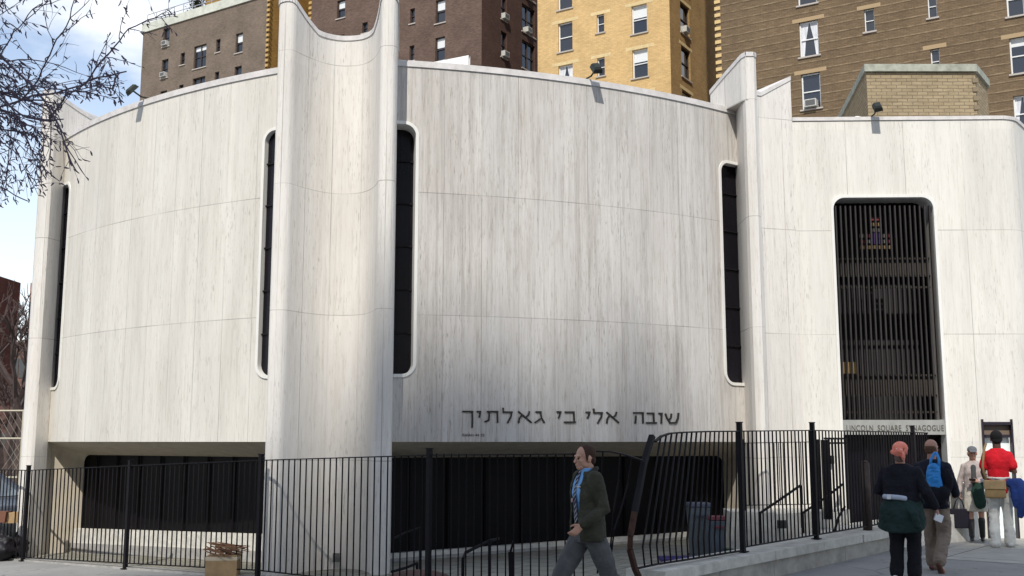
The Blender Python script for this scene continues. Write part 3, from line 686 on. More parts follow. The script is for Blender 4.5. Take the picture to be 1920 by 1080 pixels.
# electrical details on the pylon
q = atY(631, 1045, 15.54); mb = MB(); mb.box((q.x, q.y - .03, q.z), (.09, .04, .12)); P(mb, 'outlet_cover', mat('grey_cover', (.14, .14, .13), .5))
mb = MB(); a = O1 + t1 * -.90 + n1 * -.35
mb.tube([(a.x - .02, a.y, -.1), (a.x - .02, a.y, 1.25), (a.x - .02, a.y - .04, 1.45)], .018, 8); mb.box((a.x - .02, a.y - .02, 1.48), (.05, .1, .09)); P(mb, 'conduit', mat('grey_conduit', (.3, .3, .3), .5))
fixparent(syn)
# ------------------------------------------------------------------ iron fences
def fpl(line):   # vertical plane through CORN along line
    return (CORN.x, CORN.y, 0), Vector((line.y, -line.x, 0))
def fhit(px, py, line): p, n = fpl(line); return atplane(px, py, p, n)
def line_s(px, line):  # arc parameter along line where pixel column hits (at horizon height)
    q = fhit(px, 860, line); return (Vector((q.x, q.y)) - CORN).dot(line)
def lp3(line, s, z): q = CORN + line * s; return Vector((q.x, q.y, z))
fl = empty('iron_fence', (-4, 15, 0), 0, 'black iron bar fence on the kerb in front of the left bay and central fin', 'fence', 'black iron fences round the corner lot')
specL = [(1190, 847, 1085, None, None), (805, 853.5, 1105, 843, 1120), (490, 863, 1070, 857, 1092), (245, 873, 1057, 868, 1072), (55, 882, 1047, 874, 1058)]
stn = []
for px, yt, yb, yp, yg in specL:
    s = line_s(px, DL); T = fhit(px, yt, DL).z; B = fhit(px, yb, DL).z
    stn.append((s, T, B))
stn[0] = (stn[0][0], stn[1][1] + .06, stn[1][2] + .05)
stn.append((stn[-1][0] + 2.3, stn[-1][1] - .01, stn[-1][2] - .06)); stn.append((stn[-1][0] + 2.3, stn[-1][1] - .04, stn[-1][2] - .06))
def panel(parent, line, A, B, nb, skip=0):
    mb = MB(); (s0, t0, b0), (s1, t1_, b1) = A, B; up = (0, 0, 1)
    mb.bar(lp3(line, s0, t0), lp3(line, s1, t1_), .035, .014, up); mb.bar(lp3(line, s0, b0), lp3(line, s1, b1), .035, .014, up)
    for k in range(1, nb):
        u = k / nb; s = s0 + (s1 - s0) * u
        if u < skip: continue
        mb.bar(lp3(line, s, b0 + (b1 - b0) * u), lp3(line, s, t0 + (t1_ - t0) * u), .016)
    return mb.build('bar_panel', BLACKM, parent)
def post(parent, line, s, z0, z1, w_=.055):
    mb = MB(); q = CORN + line * s; rz = math.atan2(line.y, line.x); mb.box((q.x, q.y, (z0 + z1) / 2), (w_, w_, z1 - z0), rz)
    mb.box((q.x, q.y, z1 + .006), (w_ + .012, w_ + .012, .012), rz); mb.box((q.x, q.y, z0 + .01), (w_ + .05, w_ + .05, .012), rz)
    return mb.build('post', BLACKM, parent)
for i in range(1, len(stn) - 1):
    n_b = max(6, round((stn[i + 1][0] - stn[i][0]) / .115)); panel(fl, DL, stn[i], stn[i + 1], n_b)
for i in range(1, len(stn)):
    q = CORN + DL * stn[i][0]; post(fl, DL, stn[i][0], gz(q.x) + .0, stn[i][1] + .075)
# damaged panel toward the corner: rail bends down, last bars lean
s805 = stn[1][0]; n_b = round((s805 - line_s(1140, DL)) / .115)
sE = line_s(1100, DL)
mb = MB(); A = stn[1]; nbb = int((A[0] - sE) / .115)
mb.bar(lp3(DL, A[0], A[1]), lp3(DL, sE, A[1] + .03), .035, .014); mb.bar(lp3(DL, A[0], A[2]), lp3(DL, sE, A[2] + .04), .035, .014)
for k in range(1, nbb + 1):
    s = A[0] - .115 * k; mb.bar(lp3(DL, s, A[2] + .02), lp3(DL, s, A[1] + .02), .016)
mb.build('bar_panel', BLACKM, fl)
mb = MB()
nrm2 = Vector((-DR.x, -DR.y, 0)) * .0
rail = [fhit(x, y, DL) for x, y in ((1100, 846), (1145, 847), (1170, 852), (1207, 864))]
for a, b in zip(rail[:-1], rail[1:]): mb.bar(a, b, .04, .014)
for pts_ in ([(1185, 858), (1178, 905), (1166, 950), (1152, 992), (1146, 1040)], [(1163, 850), (1160, 900), (1150, 960), (1142, 1060)], [(1130, 848), (1128, 930), (1120, 1075)]):
    q = [fhit(x, y, DL) for x, y in pts_]
    for a, b in zip(q[:-1], q[1:]): mb.bar(a, b, .016)
tag(mb.build('bent_bars', BLACKM, fl), 'bent broken end of the panel with a sagging rail')
# extra bent short post
q = line_s(960, DL); mb = MB(); b0 = lp3(DL, q, gz(0)); mb.bar(b0, fhit(958, 1035, DL), .06, .05)
mb.bar(fhit(955, 1042, DL), fhit(963, 1015, DL) + Vector((0, .04, .0)), .05, .02); mb.build('broken_post', BLACKM, fl)
fixparent(fl)
# right fence on the low wall
ZW = .45
fr = empty('iron_fence', (4, 14, ZW), 0, 'black bar fence on the low stone wall, bent over at its corner end', 'fence', 'black iron fences round the corner lot')
pr = [1388, 1525, 1714, 1790]; sR = [line_s(p, DR) for p in pr]
zt = [fhit(p, y, DR).z for p, y in zip(pr, (808.5, 807, 810.5, 814))]
stR = [(s, t, ZW + .06) for s, t in zip(sR, zt)]
for i in range(3): panel(fr, DR, stR[i], stR[i + 1], round((sR[i + 1] - sR[i]) / .115))
for (s, t, b), p in zip(stR, pr): post(fr, DR, s, ZW, t + .10, .055)
# bent panel between the leaning corner post and the post at 1388
mb = MB(); N_ = 18
topc = [(1228, 828), (1240, 818), (1256, 812.5), (1285, 810.5), (1330, 809), (1388, 808.5)]; botc = [(1192, 1066), (1230, 1058), (1290, 1049), (1388, 1033)]
def poly_at(pl, u):
    L_ = [0]
    for a, b in zip(pl[:-1], pl[1:]): L_.append(L_[-1] + math.hypot(b[0] - a[0], b[1] - a[1]))
    d = u * L_[-1]
    for i in range(len(pl) - 1):
        if d <= L_[i + 1] + 1e-6:
            k = (d - L_[i]) / (L_[i + 1] - L_[i]); return (pl[i][0] + (pl[i + 1][0] - pl[i][0]) * k, pl[i][1] + (pl[i + 1][1] - pl[i][1]) * k)
for pl in (topc, botc):
    q = [fhit(x, y, DR) for x, y in pl]
    for a, b in zip(q[:-1], q[1:]): mb.bar(a, b, .04, .016)
for k in range(1, N_):
    u = (k / N_) ** .85; a = poly_at(topc, u); b = poly_at(botc, u); lean = 1 - u
    mid = (a[0] * .5 + b[0] * .5 + (2 - 8 * lean) , (a[1] + b[1]) / 2); low = (b[0] * .85 + a[0] * .15 - 9 * lean, b[1] * .85 + a[1] * .15)
    q = [fhit(x, y, DR) for x, y in (a, mid, low, b)]
    for c, d in zip(q[:-1], q[1:]): mb.bar(c, d, .016)
tag(mb.build('bar_panel', BLACKM, fr), 'bowed panel with leaning bars beside the tilted corner post')
cp_ = [(1206, 1100), (1190, 1065), (1181, 1030), (1182, 1005), (1190, 960), (1199, 915), (1207, 870), (1214, 845), (1223, 817)]
q = [fhit(x, y, DR) - Vector((DR.x, DR.y, 0)) * 0 for x, y in cp_]
mb = MB()
for a, b in zip(q[:4], q[1:5]): mb.bar(a, b, .05, .045)
p1_ = mb.build('post', RUST, fr); tag(p1_, 'rusty buckled lower half of the corner post')
mb = MB()
for a, b in zip(q[4:-1], q[5:]): mb.bar(a, b, .056, .05)
mb.build('post', BLACKM, fr)
fixparent(fr)
# bollard pipe behind the fence
q = fhit(1628, 994, DR); mb = MB(); zt_ = fhit(1628, 868, DR).z
mb.tube([(q.x, q.y + .02, ZW), (q.x, q.y + .02, zt_)], .067, 16); mb.tube([(q.x, q.y + .02, zt_ - .001), (q.x, q.y + .02, zt_ + .04)], [.067, .03], 16)
o = mb.build('pipe_post', mat('rusty_brown_pipe', (.045, .032, .028), .7, noise=((12, 12, 8), .5)), smooth=True); tag(o, 'thick brown pipe post standing on the low wall inside the fence', 'bollard')
# low stone wall
lw = empty('low_stone_wall', (4, 14, 0), 0, 'low pale stone retaining wall with a cap along the sidewalk under the fence', 'wall')
sS = line_s(1212, DR) - .02; sEnd = sR[-1] + .35; nO = Vector((DR.y, -DR.x))
mb = MB(); random.seed(5); s = sS
while s < sEnd:
    l = min(random.uniform(.9, 1.5), sEnd - s); rg = random.uniform(-.006, .006)
    a, b = CORN + DR * (s + .004), CORN + DR * (s + l - .004); o_ = nO * (.15 + rg); i_ = -nO * .2
    mb.prism([tuple(a + o_), tuple(b + o_), tuple(b + i_), tuple(a + i_)], -.6, ZW - .115); s += l
mb.build('wall_blocks', mat('stained_wall_stone', (.36, .34, .30), .9, noise=((3.5, 3.5, 5), .28), bump=.5), lw, bevel=.012)
mb = MB(); s = sS - .02; first = True
while s < sEnd:
    l = min(random.uniform(1.0, 1.6), sEnd - s + .03); rg = random.uniform(-.012, .012)
    a, b = CORN + DR * (s + .004), CORN + DR * (s + l - .004); o_ = nO * (.21 + rg); i_ = -nO * .25
    mb.prism([tuple(a + o_), tuple(b + o_), tuple(b + i_), tuple(a + i_)], ZW - .11, ZW - .003); s += l
mb.build('cap_stones', mat('cap_stone', (.50, .485, .43), .88, noise=((5, 5, 5), .25), bump=.5), lw, bevel=.014)
fixparent(lw)
# ---------------------------- courtyard: blocks, landing, railings
def stone_block(name, pts_, z0, z1, label, cat, m=STONE, group=None):
    mb = MB(); mb.prism(pts_, z0, z1); o = mb.build(name, m, bevel=.012); return tag(o, label, cat, group)
A_ = atY(1368, 957, 16.4); B_ = atY(1456, 957, 16.1)
stone_block('stone_block', [(A_.x, A_.y), (B_.x, B_.y), (B_.x + .1, 17.0), (A_.x + .05, 17.15)], -.3, .70, 'tall pale stone block beside the trash bins at the end of the right bay', 'stone block')
A2 = atY(1456, 960, 16.15); B2 = atY(1600, 950, 17.3)
stone_block('stone_block', [(A2.x + .005, 16.35), (B2.x, 17.5), (B2.x, 18.15), (A2.x + .3, 18.15)], -.3, .66, 'long stone platform behind the inner railing leading to the barred window', 'platform')
mb = MB(); q = atY(1466, 985, 16.45)
C1 = atY(1462, 1000, 15.3); C2 = atY(1790, 948, 18.6)
stone_block('stone_ramp', [(C1.x, 15.75), (C1.x + .25, 15.3), (7.75, 18.1), (7.4, 18.25), (5.3, 17.3)], -.2, [.30, .30, .62, .62, .45], 'low pale ramp kerb rising toward the entrance behind the fence', 'ramp')
mb = MB(); g0 = atY(1466, 984, 16.25); mb.box((g0.x, 16.35, g0.z), (.17, .04, .12)); 
for k in range(4): mb.box((g0.x, 16.325, g0.z - .045 + .03 * k), (.15, .02, .008))
tag(mb.build('wall_vent', mat('dark_vent', (.05, .05, .05), .6)), 'small dark louvred vent on the platform face behind the railing', 'vent')
# inner railing on block
def railing(label, P0, P1, z0a, z0b, z1a, z1b, nb, posts=True, group='thin black railings inside the fence'):
    r = empty('inner_railing', (*P0, z0a), 0, label, 'railing', group); mb = MB(); P0 = Vector(P0); P1 = Vector(P1)
    pt = lambda u, z: Vector((*(P0 + (P1 - P0) * u), z))
    mb.bar(pt(0, z1a), pt(1, z1b), .02, .012); mb.bar(pt(0, z0a), pt(1, z0b), .02, .012)
    for k in range(nb + 1): u = k / nb; mb.bar(pt(u, z0a + (z0b - z0a) * u), pt(u, z1a + (z1b - z1a) * u), .012)
    mb.build('bar_panel', BLACKM, r)
    if posts:
        for u in (0, 1): m2 = MB(); m2.bar(pt(u, z0a - .08), pt(u, z1a + .06), .04); m2.build('post', BLACKM, r)
    fixparent(r); return r
a = atY(1396, 948, 16.6); b = atY(1540, 948, 16.9)
railing('thin inner railing standing on the tall stone block behind the main fence', (a.x, 16.6), (b.x, 16.95), .78, .78, 1.72, 1.74, 17)
ip = empty('gate_post', (5, 16.9, .6), 0, 'black gate frame with double top rail beside the wall telephone, inside the fence', 'gate')
mb = MB(); a = atY(1546, 822, 16.6); mb.box((a.x, 16.6, 1.17), (.10, .10, 1.2)); mb.build('post', BLACKM, ip)
mb = MB(); b = atY(1592, 822, 17.4)
for z in (1.72, 1.79): mb.bar((a.x, 16.6, z), (b.x, 17.5, z), .03)
mb.bar((b.x, 17.5, .66), (b.x, 17.5, 1.8), .03)
for k in range(1, 7): u = k / 7; mb.bar((a.x + (b.x - a.x) * u, 16.6 + .9 * u, .66), (a.x + (b.x - a.x) * u, 16.6 + .9 * u, 1.78), .014)
mb.build('gate_frame', BLACKM, ip); fixparent(ip)
mb = MB(); a = atY(1560, 862, 18.3); mb.box((a.x, 18.36, a.z), (.09, .09, .14)); mb.box((a.x, 18.31, a.z + .02), (.06, .02, .05)); tag(mb.build('intercom_box', BLACKM, bevel=.008), 'small black intercom box on the white wall left of the barred window', 'intercom')
def handrail(label, pts_, legs, Y, r=.018):
    h = empty('handrail', (atY(*pts_[0], Y).x, Y, 0), 0, label, 'handrail', 'black handrails on the courtyard steps')
    q = [atY(x, y, Y + i * .25) for i, (x, y) in enumerate(pts_)]; mb = MB(); mb.tube(q, r, 8); mb.build('rail', BLACKM, h)
    for x, i, yb in legs:
        u = q[i]; m2 = MB(); bt = atY(x, yb, u.y); m2.tube([(u.x, u.y, u.z), (u.x, u.y, max(bt.z, -.3))], r, 8); m2.build('leg', BLACKM, h)
    fixparent(h)
handrail('slanting black handrail in front of the tall stone block with the small railing', [(1425, 962), (1462, 937), (1501, 910)], [(1425, 0, 1020), (1501, 2, 990)], 15.2)
handrail('slanting black handrail rising to the gate post', [(1505, 962), (1545, 935), (1580, 908)], [(1505, 0, 1000)], 15.9)
handrail('short leaning handrail at the foot of the ramp near the gate', [(1565, 995), (1572, 970), (1584, 950)], [], 15.9)
handrail('black stair handrail in the courtyard left of the walking man', [(868, 1048), (873, 1036), (918, 1014), (935, 1010)], [(868, 0, 1100), (918, 2, 1100)], 13.0, .02)
handrail('low black handrail against the central fin', [(735, 1072), (760, 1065), (782, 1056)], [(782, 2, 1078)], 13.6, .018)
handrail('thin black stair handrail in front of the dark glazing beside the central fin', [(737, 1010), (762, 998), (788, 989)], [(788, 2, 1070)], 13.9, .014)
# bins
BIN = mat('grey_plastic_bin', (.11, .13, .14), .55, noise=(5, .15)); BIN2 = mat('blue_grey_bin', (.085, .105, .125), .5, noise=(5, .15))
def rbox(mb, c, w0, d0, w1, d1, z0, z1):
    mb.add([(c[0] - w0 / 2, c[1] - d0 / 2, z0), (c[0] + w0 / 2, c[1] - d0 / 2, z0), (c[0] + w0 / 2, c[1] + d0 / 2, z0), (c[0] - w0 / 2, c[1] + d0 / 2, z0), (c[0] - w1 / 2, c[1] - d1 / 2, z1), (c[0] + w1 / 2, c[1] - d1 / 2, z1), (c[0] + w1 / 2, c[1] + d1 / 2, z1), (c[0] - w1 / 2, c[1] + d1 / 2, z1)],
     [(0, 3, 2, 1), (4, 5, 6, 7), (0, 1, 5, 4), (1, 2, 6, 5), (2, 3, 7, 6), (3, 0, 4, 7)])
def bin_(label, px, pyt, Y, w_, h_, m, lidc, z0):
    q = atY(px, pyt, Y); t = empty('trash_bin', (q.x, Y, z0), 0, label, 'trash bin', 'bins by the end of the right bay')
    mb = MB(); rbox(mb, (0, 0), w_ * .8, w_ * .8, w_, w_, 0, h_); mb.build('body', m, t, bevel=.015)
    mb = MB(); rbox(mb, (0, 0), w_ * 1.06, w_ * 1.06, w_ * .98, w_ * .98, h_ + .003, h_ + .06); mb.build('lid', lidc, t, bevel=.012)
    mb = MB(); mb.tube([(-w_ * .45, w_ * .42, .06), (w_ * .45, w_ * .42, .06)], .05, 12); mb.build('wheels', BLACKM, t)
    mb = MB(); mb.bar((-w_ * .3, -w_ * .56, h_ * .86), (w_ * .3, -w_ * .56, h_ * .86), .03); mb.build('handle', lidc, t)
bin_('large grey plastic bin standing behind the blue platform', 1310, 943, 15.75, .32, .78, BIN, mat('slate_lid', (.09, .10, .13), .5), .03)
bin_('smaller blue grey bin with a dark red lid beside the larger bin', 1344, 962, 15.3, .22, .62, BIN2, mat('red_lid', (.16, .04, .05), .6), .03)
q = atY(1365, 1010, 15.1); mb = MB(); mb.tube([(q.x, 15.1, .03), (q.x + .02, 15.1, .28)], [.05, .085], 12); tag(mb.build('green_bucket', mat('dark_green_plastic', (.02, .05, .025), .5)), 'small dark green bucket beside the blue grey bin', 'bucket')
dl = empty('blue_platform_cart', (atY(1285, 1015, 14.9).x, 14.9, .03), 0, 'low blue platform cart in front of the large grey bin', 'cart')
mb = MB(); mb.box((0, 0, .13), (.72, .4, .05)); mb.build('deck', mat('blue_violet_plastic', (.045, .035, .14), .5), dl, bevel=.01)
for sx_ in (-.28, .28):
    for sy_ in (-.14, .14): mb = MB(); mb.tube([(sx_, sy_ - .02, .055), (sx_, sy_ + .02, .055)], .05, 12); mb.build('wheel', BLACKM, dl)
# wooden crate with twigs
CARD = mat('tan_cardboard', (.40, .27, .14), .85, noise=(6, .2)); q = atY(419, 1042, 15.1)
cb = empty('cardboard_box', (q.x, 15.1, gz(q.x)), .1, 'tan cardboard box inside the left fence under a bundle of reddish sticks', 'box')
mb = MB(); mb.box((0, 0, .15), (.42, .36, .30)); mb.build('body', CARD, cb); mb = MB(); mb.box((0, 0, .27), (.424, .364, .05)); mb.build('tape', mat('pale_tape', (.6, .5, .36), .6), cb)
mb = MB(); mb.box((.12, -.0, .31), (.18, .36, .012)); mb.build('flap', CARD, cb)
rnd = random.Random(4); mb = MB()
for k in range(46):
    x0 = rnd.uniform(-.28, .0); z = .335 + rnd.uniform(0, .12); l = rnd.uniform(.22, .42); y = rnd.uniform(-.15, .15)
    mb.bar((q.x + x0, 15.05 + y, gz(q.x) + z + .02), (q.x + x0 + l, 15.05 + y + rnd.uniform(-.1, .1), gz(q.x) + z - .04 + rnd.uniform(-.04, .04)), rnd.uniform(.006, .014))
tag(mb.build('stick_bundle', mat('reddish_twigs', (.22, .115, .065), .8)), 'bundle of reddish brown sticks lying on the cardboard box', 'sticks')
# tarp mound
q = atY(780, 1080, 12.9); mb = MB(); mb.ell((q.x, 13.3, gz(q.x)), (.5, .35, .22), n=20); rv_ = mb.build('brown_tarp', mat('brown_red_tarp', (.12, .07, .06), .8, noise=(4, .3)), smooth=True); tag(rv_, 'low brown tarp mound on the courtyard at the foot of the central fin', 'tarp')
# flood lights
FLM = mat('dark_green_lamp_metal', (.03, .035, .03), .5, .3)
def flood(px, py, bay, label, wing=False):
    if wing: q = atplane(px, py, (W0.x, W0.y, 0), (wn_.x, wn_.y, 0)); n_ = Vector((wn_.x, wn_.y, 0)); top = Vector((q.x, q.y, WT + .06))
    else: a, z = bay.hit(px, py); n_ = Vector((math.sin(a), -math.cos(a), 0)); top = bay.p(a, ZT + .075, 0)
    t = empty('flood_light', top, 0, label, 'flood light', 'flood lights along the roof edge'); sd_ = Vector((-n_.y, n_.x, 0))
    ar = MB(); b = -n_ * .08; hd = n_ * .26 + Vector((0, 0, .10)); ar.tube([b, b + Vector((0, 0, .04)), n_ * .08 + Vector((0, 0, .03)), hd], .014, 8); ar.box(b + Vector((0, 0, .01)), (.09, .09, .02)); ar.build('arm', FLM, t)
    aim = (-n_ * .85 + Vector((0, 0, -.75)) + sd_ * .25).normalized(); up = (n_ * .8 + Vector((0, 0, .45))).normalized(); z_ = aim; x_ = (sd_ - aim * sd_.dot(aim)).normalized(); y_ = z_.cross(x_)
    M = Matrix((x_, y_, z_)).transposed(); h = MB(); c = hd
    vs = []; 
    for zz_, w_, l_ in ((-.06, .045, .06), (-.03, .065, .085), (.035, .075, .10)):
        for sx_, sy_ in ((-1, -1), (1, -1), (1, 1), (-1, 1)): vs.append(c + M @ Vector((sx_ * w_, sy_ * l_, zz_)))
    fs = [(3, 2, 1, 0), (8, 9, 10, 11)]
    for r_ in (0, 4):
        for k in range(4): fs.append((r_ + k, r_ + (k + 1) % 4, r_ + 4 + (k + 1) % 4, r_ + 4 + k))
    h.add(vs, fs); h.build('housing', FLM, t)
    g_ = MB(); g_.quad(*[c + M @ Vector((sx_ * .062, sy_ * .085, .038)) for sx_, sy_ in ((-1, -1), (1, -1), (1, 1), (-1, 1))]); g_.build('lens', mat('lamp_lens', (.25, .25, .25), .1), t)
flood(272, 195, BL, 'dark flood light on the roof edge above the left bay')
flood(1104, 158, BR, 'dark flood light on the roof edge above the inscribed right bay')
flood(1638, 232, None, 'dark flood light on the roof edge above the tall barred window', True)
# litter
rnd = random.Random(2)
for i, (px, py, lb) in enumerate(((1512, 1064, 'white crumpled paper scrap on the dark pavement near the low wall'), (1636, 1037, 'tiny pale scrap on the pavement left of the woman in the coral headscarf'))):
    q = atz(px, py, .135); mb = MB(); mb.ell((q.x, q.y, .142), (.04, .025, .012), n=7, m=4); tag(mb.build('paper_scrap', mat('paper_white', (.7, .7, .68), .8)), lb, 'litter')

# ------------------------------------------------------------------ background buildings
DARKW = mat('window_dark', (.02, .022, .028), .08, spec=.8); WHF = mat('white_window_frame', (.72, .73, .72), .5); BRF = mat('dark_window_frame', (.05, .035, .03), .5)
CURT = mat('white_curtain', (.62, .63, .66), .8, noise=((9, 9, 1), .25)); BLIND = mat('roller_blind', (.66, .68, .68), .7); ACM = mat('air_conditioner_case', (.50, .50, .47), .5, noise=(8, .15)); ACD = mat('grille_dark', (.10, .10, .10), .6)
LINT = mat('yellow_lintel_stone', (.60, .47, .25), .85, noise=(3, .15)); SILL = mat('grey_sill', (.42, .38, .34), .85); LINTB = mat('brown_lintel', (.36, .26, .15), .85)
class Fac:
    def __init__(s, x, y, ang_d): s.P = Vector((x, y)); s.d = Vector(ang_d).normalized(); s.n = Vector((s.d.y, -s.d.x))
    def pt(s, u, z, d=0): q = s.P + s.d * u - s.n * d; return Vector((q.x, q.y, z))
    def hit(s, px, py):
        q = atplane(px, py, (*s.P, 0), (*s.n, 0)); return (Vector((q.x, q.y)) - s.P).dot(s.d), q.z
    def box(s, mb, u, z, d, su, sz_, sd): 
        M = Matrix((Vector((*s.d, 0)), Vector((*-s.n, 0)), Vector((0, 0, 1)))).transposed(); mb.box(s.pt(u, z, d), (su, sd, sz_), M=M)
def facade(root, f, u0, u1, z0, z1, wins, m, name='wall', dep=.22, frame=WHF, sillm=SILL, lintm=None, lw_=.45, bg=True):
    """wins: (u centre, z sill, w, h, opts)"""
    us = sorted({u0, u1} | {w_[0] - w_[2] / 2 for w_ in wins} | {w_[0] + w_[2] / 2 for w_ in wins}); zs = sorted({z0, z1} | {w_[1] for w_ in wins} | {w_[1] + w_[3] for w_ in wins})
    us = [u for u in us if u0 <= u <= u1]; zs = [z for z in zs if z0 <= z <= z1]
    mb = MB()
    for a, b in zip(us[:-1], us[1:]):
        for c, d in zip(zs[:-1], zs[1:]):
            mu_, mz_ = (a + b) / 2, (c + d) / 2
            if any(abs(mu_ - w_[0]) < w_[2] / 2 and w_[1] < mz_ < w_[1] + w_[3] for w_ in wins): continue
            mb.quad(f.pt(a, c), f.pt(b, c), f.pt(b, d), f.pt(a, d), [(a, c), (b, c), (b, d), (a, d)])
    for (u, z, w_, h, op) in wins:
        a, b, c, d = u - w_ / 2, u + w_ / 2, z, z + h
        for (p, q) in (((a, c), (a, d)), ((a, d), (b, d)), ((b, d), (b, c)), ((b, c), (a, c))):
            mb.quad(f.pt(*p), f.pt(*q), f.pt(*q, dep), f.pt(*p, dep), [(p[0], p[1]), (q[0], q[1]), (q[0] + dep, q[1]), (p[0] + dep, p[1])])
    mb.build(name, m, root)
    for (u, z, w_, h, op) in wins:
        fm = frame if 'F' not in op else (BRF if frame is WHF else WHF); t = .07 if w_ > .7 else .05; x = MB()
        f.box(x, u - w_ / 2 + t / 2, z + h / 2, dep - .04, t, h, .08); f.box(x, u + w_ / 2 - t / 2, z + h / 2, dep - .04, t, h, .08)
        f.box(x, u, z + t / 2, dep - .045, w_ - 2 * t, t, .07); f.box(x, u, z + h - t / 2, dep - .045, w_ - 2 * t, t, .07); f.box(x, u, z + h * .5, dep - .04, w_ - 2 * t, t * .8, .07)
        if 'D' in op: f.box(x, u, z + h / 2, dep - .035, .10, h - .1, .09)
        wo = x.build('window', fm, root)
        g_ = MB(); g_.quad(f.pt(u - w_ / 2, z, dep), f.pt(u + w_ / 2, z, dep), f.pt(u + w_ / 2, z + h, dep), f.pt(u - w_ / 2, z + h, dep)); g_.build('pane', DARKW, wo)
        if 'c' in op:   # parted curtains
            k = MB(); zz_ = z + h; 
            for sg in (-1, 1):
                e = u + sg * (w_ / 2 - t); k.add([f.pt(e, zz_ - t, dep - .012), f.pt(u + sg * .03, zz_ - t, dep - .012), f.pt(u + sg * w_ * .22, z + h * .45, dep - .012), f.pt(u + sg * w_ * .30, z + t, dep - .012), f.pt(e, z + t, dep - .012)], [(0, 1, 2, 3, 4)])
            k.build('curtain', CURT, wo)
        for ch, hh in (('b', .42), ('B', .75), ('s', .22)):
            if ch in op:
                k = MB(); k.quad(f.pt(u - w_ / 2 + t, z + h * (1 - hh), dep - .012), f.pt(u + w_ / 2 - t, z + h * (1 - hh), dep - .012), f.pt(u + w_ / 2 - t, z + h - t, dep - .012), f.pt(u - w_ / 2 + t, z + h - t, dep - .012)); k.build('blind', BLIND, wo)
        if 'a' in op:
            k = MB(); au = u - w_ * .12 if w_ > 1.3 else u; f.box(k, au, z + .26, .0, .62, .40, .6); ao = k.build('air_conditioner', ACM, wo)
            k = MB(); f.box(k, au, z + .26, -.305, .52, .30, .012); k.build('grille', ACD, ao)
            for j in range(4): pass
        k = MB(); f.box(k, u, z - .045, .03, w_ + .2, .085, .22); k.build('sill', sillm, wo)
        if lintm is not None and 'N' not in op:
            k = MB(); f.box(k, u, z + h + .12, .05, w_ + lw_ * 2, .22, .12); k.build('lintel', lintm, wo)
def rows(f, px, pys, wpx, hpx, op, n, fl=2.95, ref=None):
    """window whose sill centre is at (px,py); width and height from pixels; repeated n floors: list of k offsets"""
    u, z = f.hit(px, pys); ua, _ = f.hit(px - wpx / 2, pys); ub, _ = f.hit(px + wpx / 2, pys); _, zt = f.hit(px, pys - hpx)
    w_, h = ub - ua, zt - z; r = []
    for i, k in enumerate(n): r.append((u, z + k * fl, w_, h, op[i] if i < len(op) else op[-1]))
    return r
# --- A : dark brown brick block, two wings
BRA = brick('dark_brown_brick', (.150, .095, .073), (.105, .068, .053), (.135, .108, .088), .24, .085, var=.3)
BRA1 = brick('brown_brick_weathered', (.195, .148, .112), (.15, .113, .086), (.17, .145, .12), .24, .085, var=.3)
BRYC = brick('yellow_court_brick', (.40, .23, .06), (.32, .18, .05), (.22, .14, .06), .24, .085)
GA = Vector((.848, -.53)).normalized(); GP = Vector((.53, .848)).normalized()
bA = empty('apartment_building', (-15, 85, 0), 0, 'dark brown brick apartment block behind the left bay and the central fin', 'building', 'apartment buildings behind the synagogue')
fA = Fac(-5.4, 76, GA)
uL, _ = fA.hit(264, 150); u5, _ = fA.hit(499, 100); u58, _ = fA.hit(583, 60); uR, _ = fA.hit(903, 60)
_, zTop = fA.hit(275, 45)
W = []
for px, py, wp_, hp, ops in ((311, 87, 12, 34, 'asa'), (344.5, 62, 8, 22, ''), (376.5, 67, 23, 42, 'Dab'), (411, 37, 8, 24, ''), (450, 37, 13, 36, 'bsb')):
    ol = {'asa': ['a', 'a', '', 'b', 'a'], '': [''], 'Dab': ['Da', 'Ds', 'D', 'Ds', 'D'], 'bsb': ['s', 'b', '', '', 's']}[ops]
    W += [w_ for w_ in rows(fA, px, py, wp_, hp, ol, [0, -1, -2, -3, 1]) if w_[1] + w_[3] < zTop - .85]
facade(bA, fA, uL, u5, 0, zTop - .8, W, BRA1, frame=BRF)
x = MB(); f_ = fA; ext = uL
x.quad(fA.pt(uL - .1, zTop - .8, -.12), fA.pt(u5, zTop - .8, -.12), fA.pt(u5, zTop, -.12), fA.pt(uL - .1, zTop, -.12)); x.quad(fA.pt(uL - .1, zTop - .8, -.12), fA.pt(u5, zTop - .8, -.12), fA.pt(u5, zTop - .8, .1), fA.pt(uL - .1, zTop - .8, .1)); x.quad(fA.pt(uL - .1, zTop, -.12), fA.pt(u5, zTop, -.12), fA.pt(u5, zTop, .5), fA.pt(uL - .1, zTop, .5))
x.build('parapet', mat('white_parapet', (.50, .51, .44), .8, noise=(1.5, .2)), bA)
x = MB()
for k in range(14): u = uL + (u5 - uL) * k / 13; x.bar(fA.pt(u, zTop, .4), fA.pt(u, zTop + 1.1, .4), .05)
for z in (.55, 1.1): x.bar(fA.pt(uL, zTop + z, .4), fA.pt(u5, zTop + z, .4), .05)
x.build('roof_railing', mat('rail_grey', (.30, .32, .36), .6), bA)
x = MB(); ul_, zl_ = fA.hit(335, 20); x.prism([tuple(fA.pt(ul_, 0, 3).xy), tuple(fA.pt(ul_ + 8, 0, 3).xy), tuple(fA.pt(ul_ + 8, 0, 9).xy), tuple(fA.pt(ul_, 0, 9).xy)], zTop, zTop + 3.2); x.build('penthouse', BRYC, bA)
sh = empty('roof_shrub', fA.pt(ul_ + 1, zTop, 1.2), 0, 'small dark shrub on the roof terrace of the dark brown block', 'shrub'); rnd = random.Random(9); x = MB()
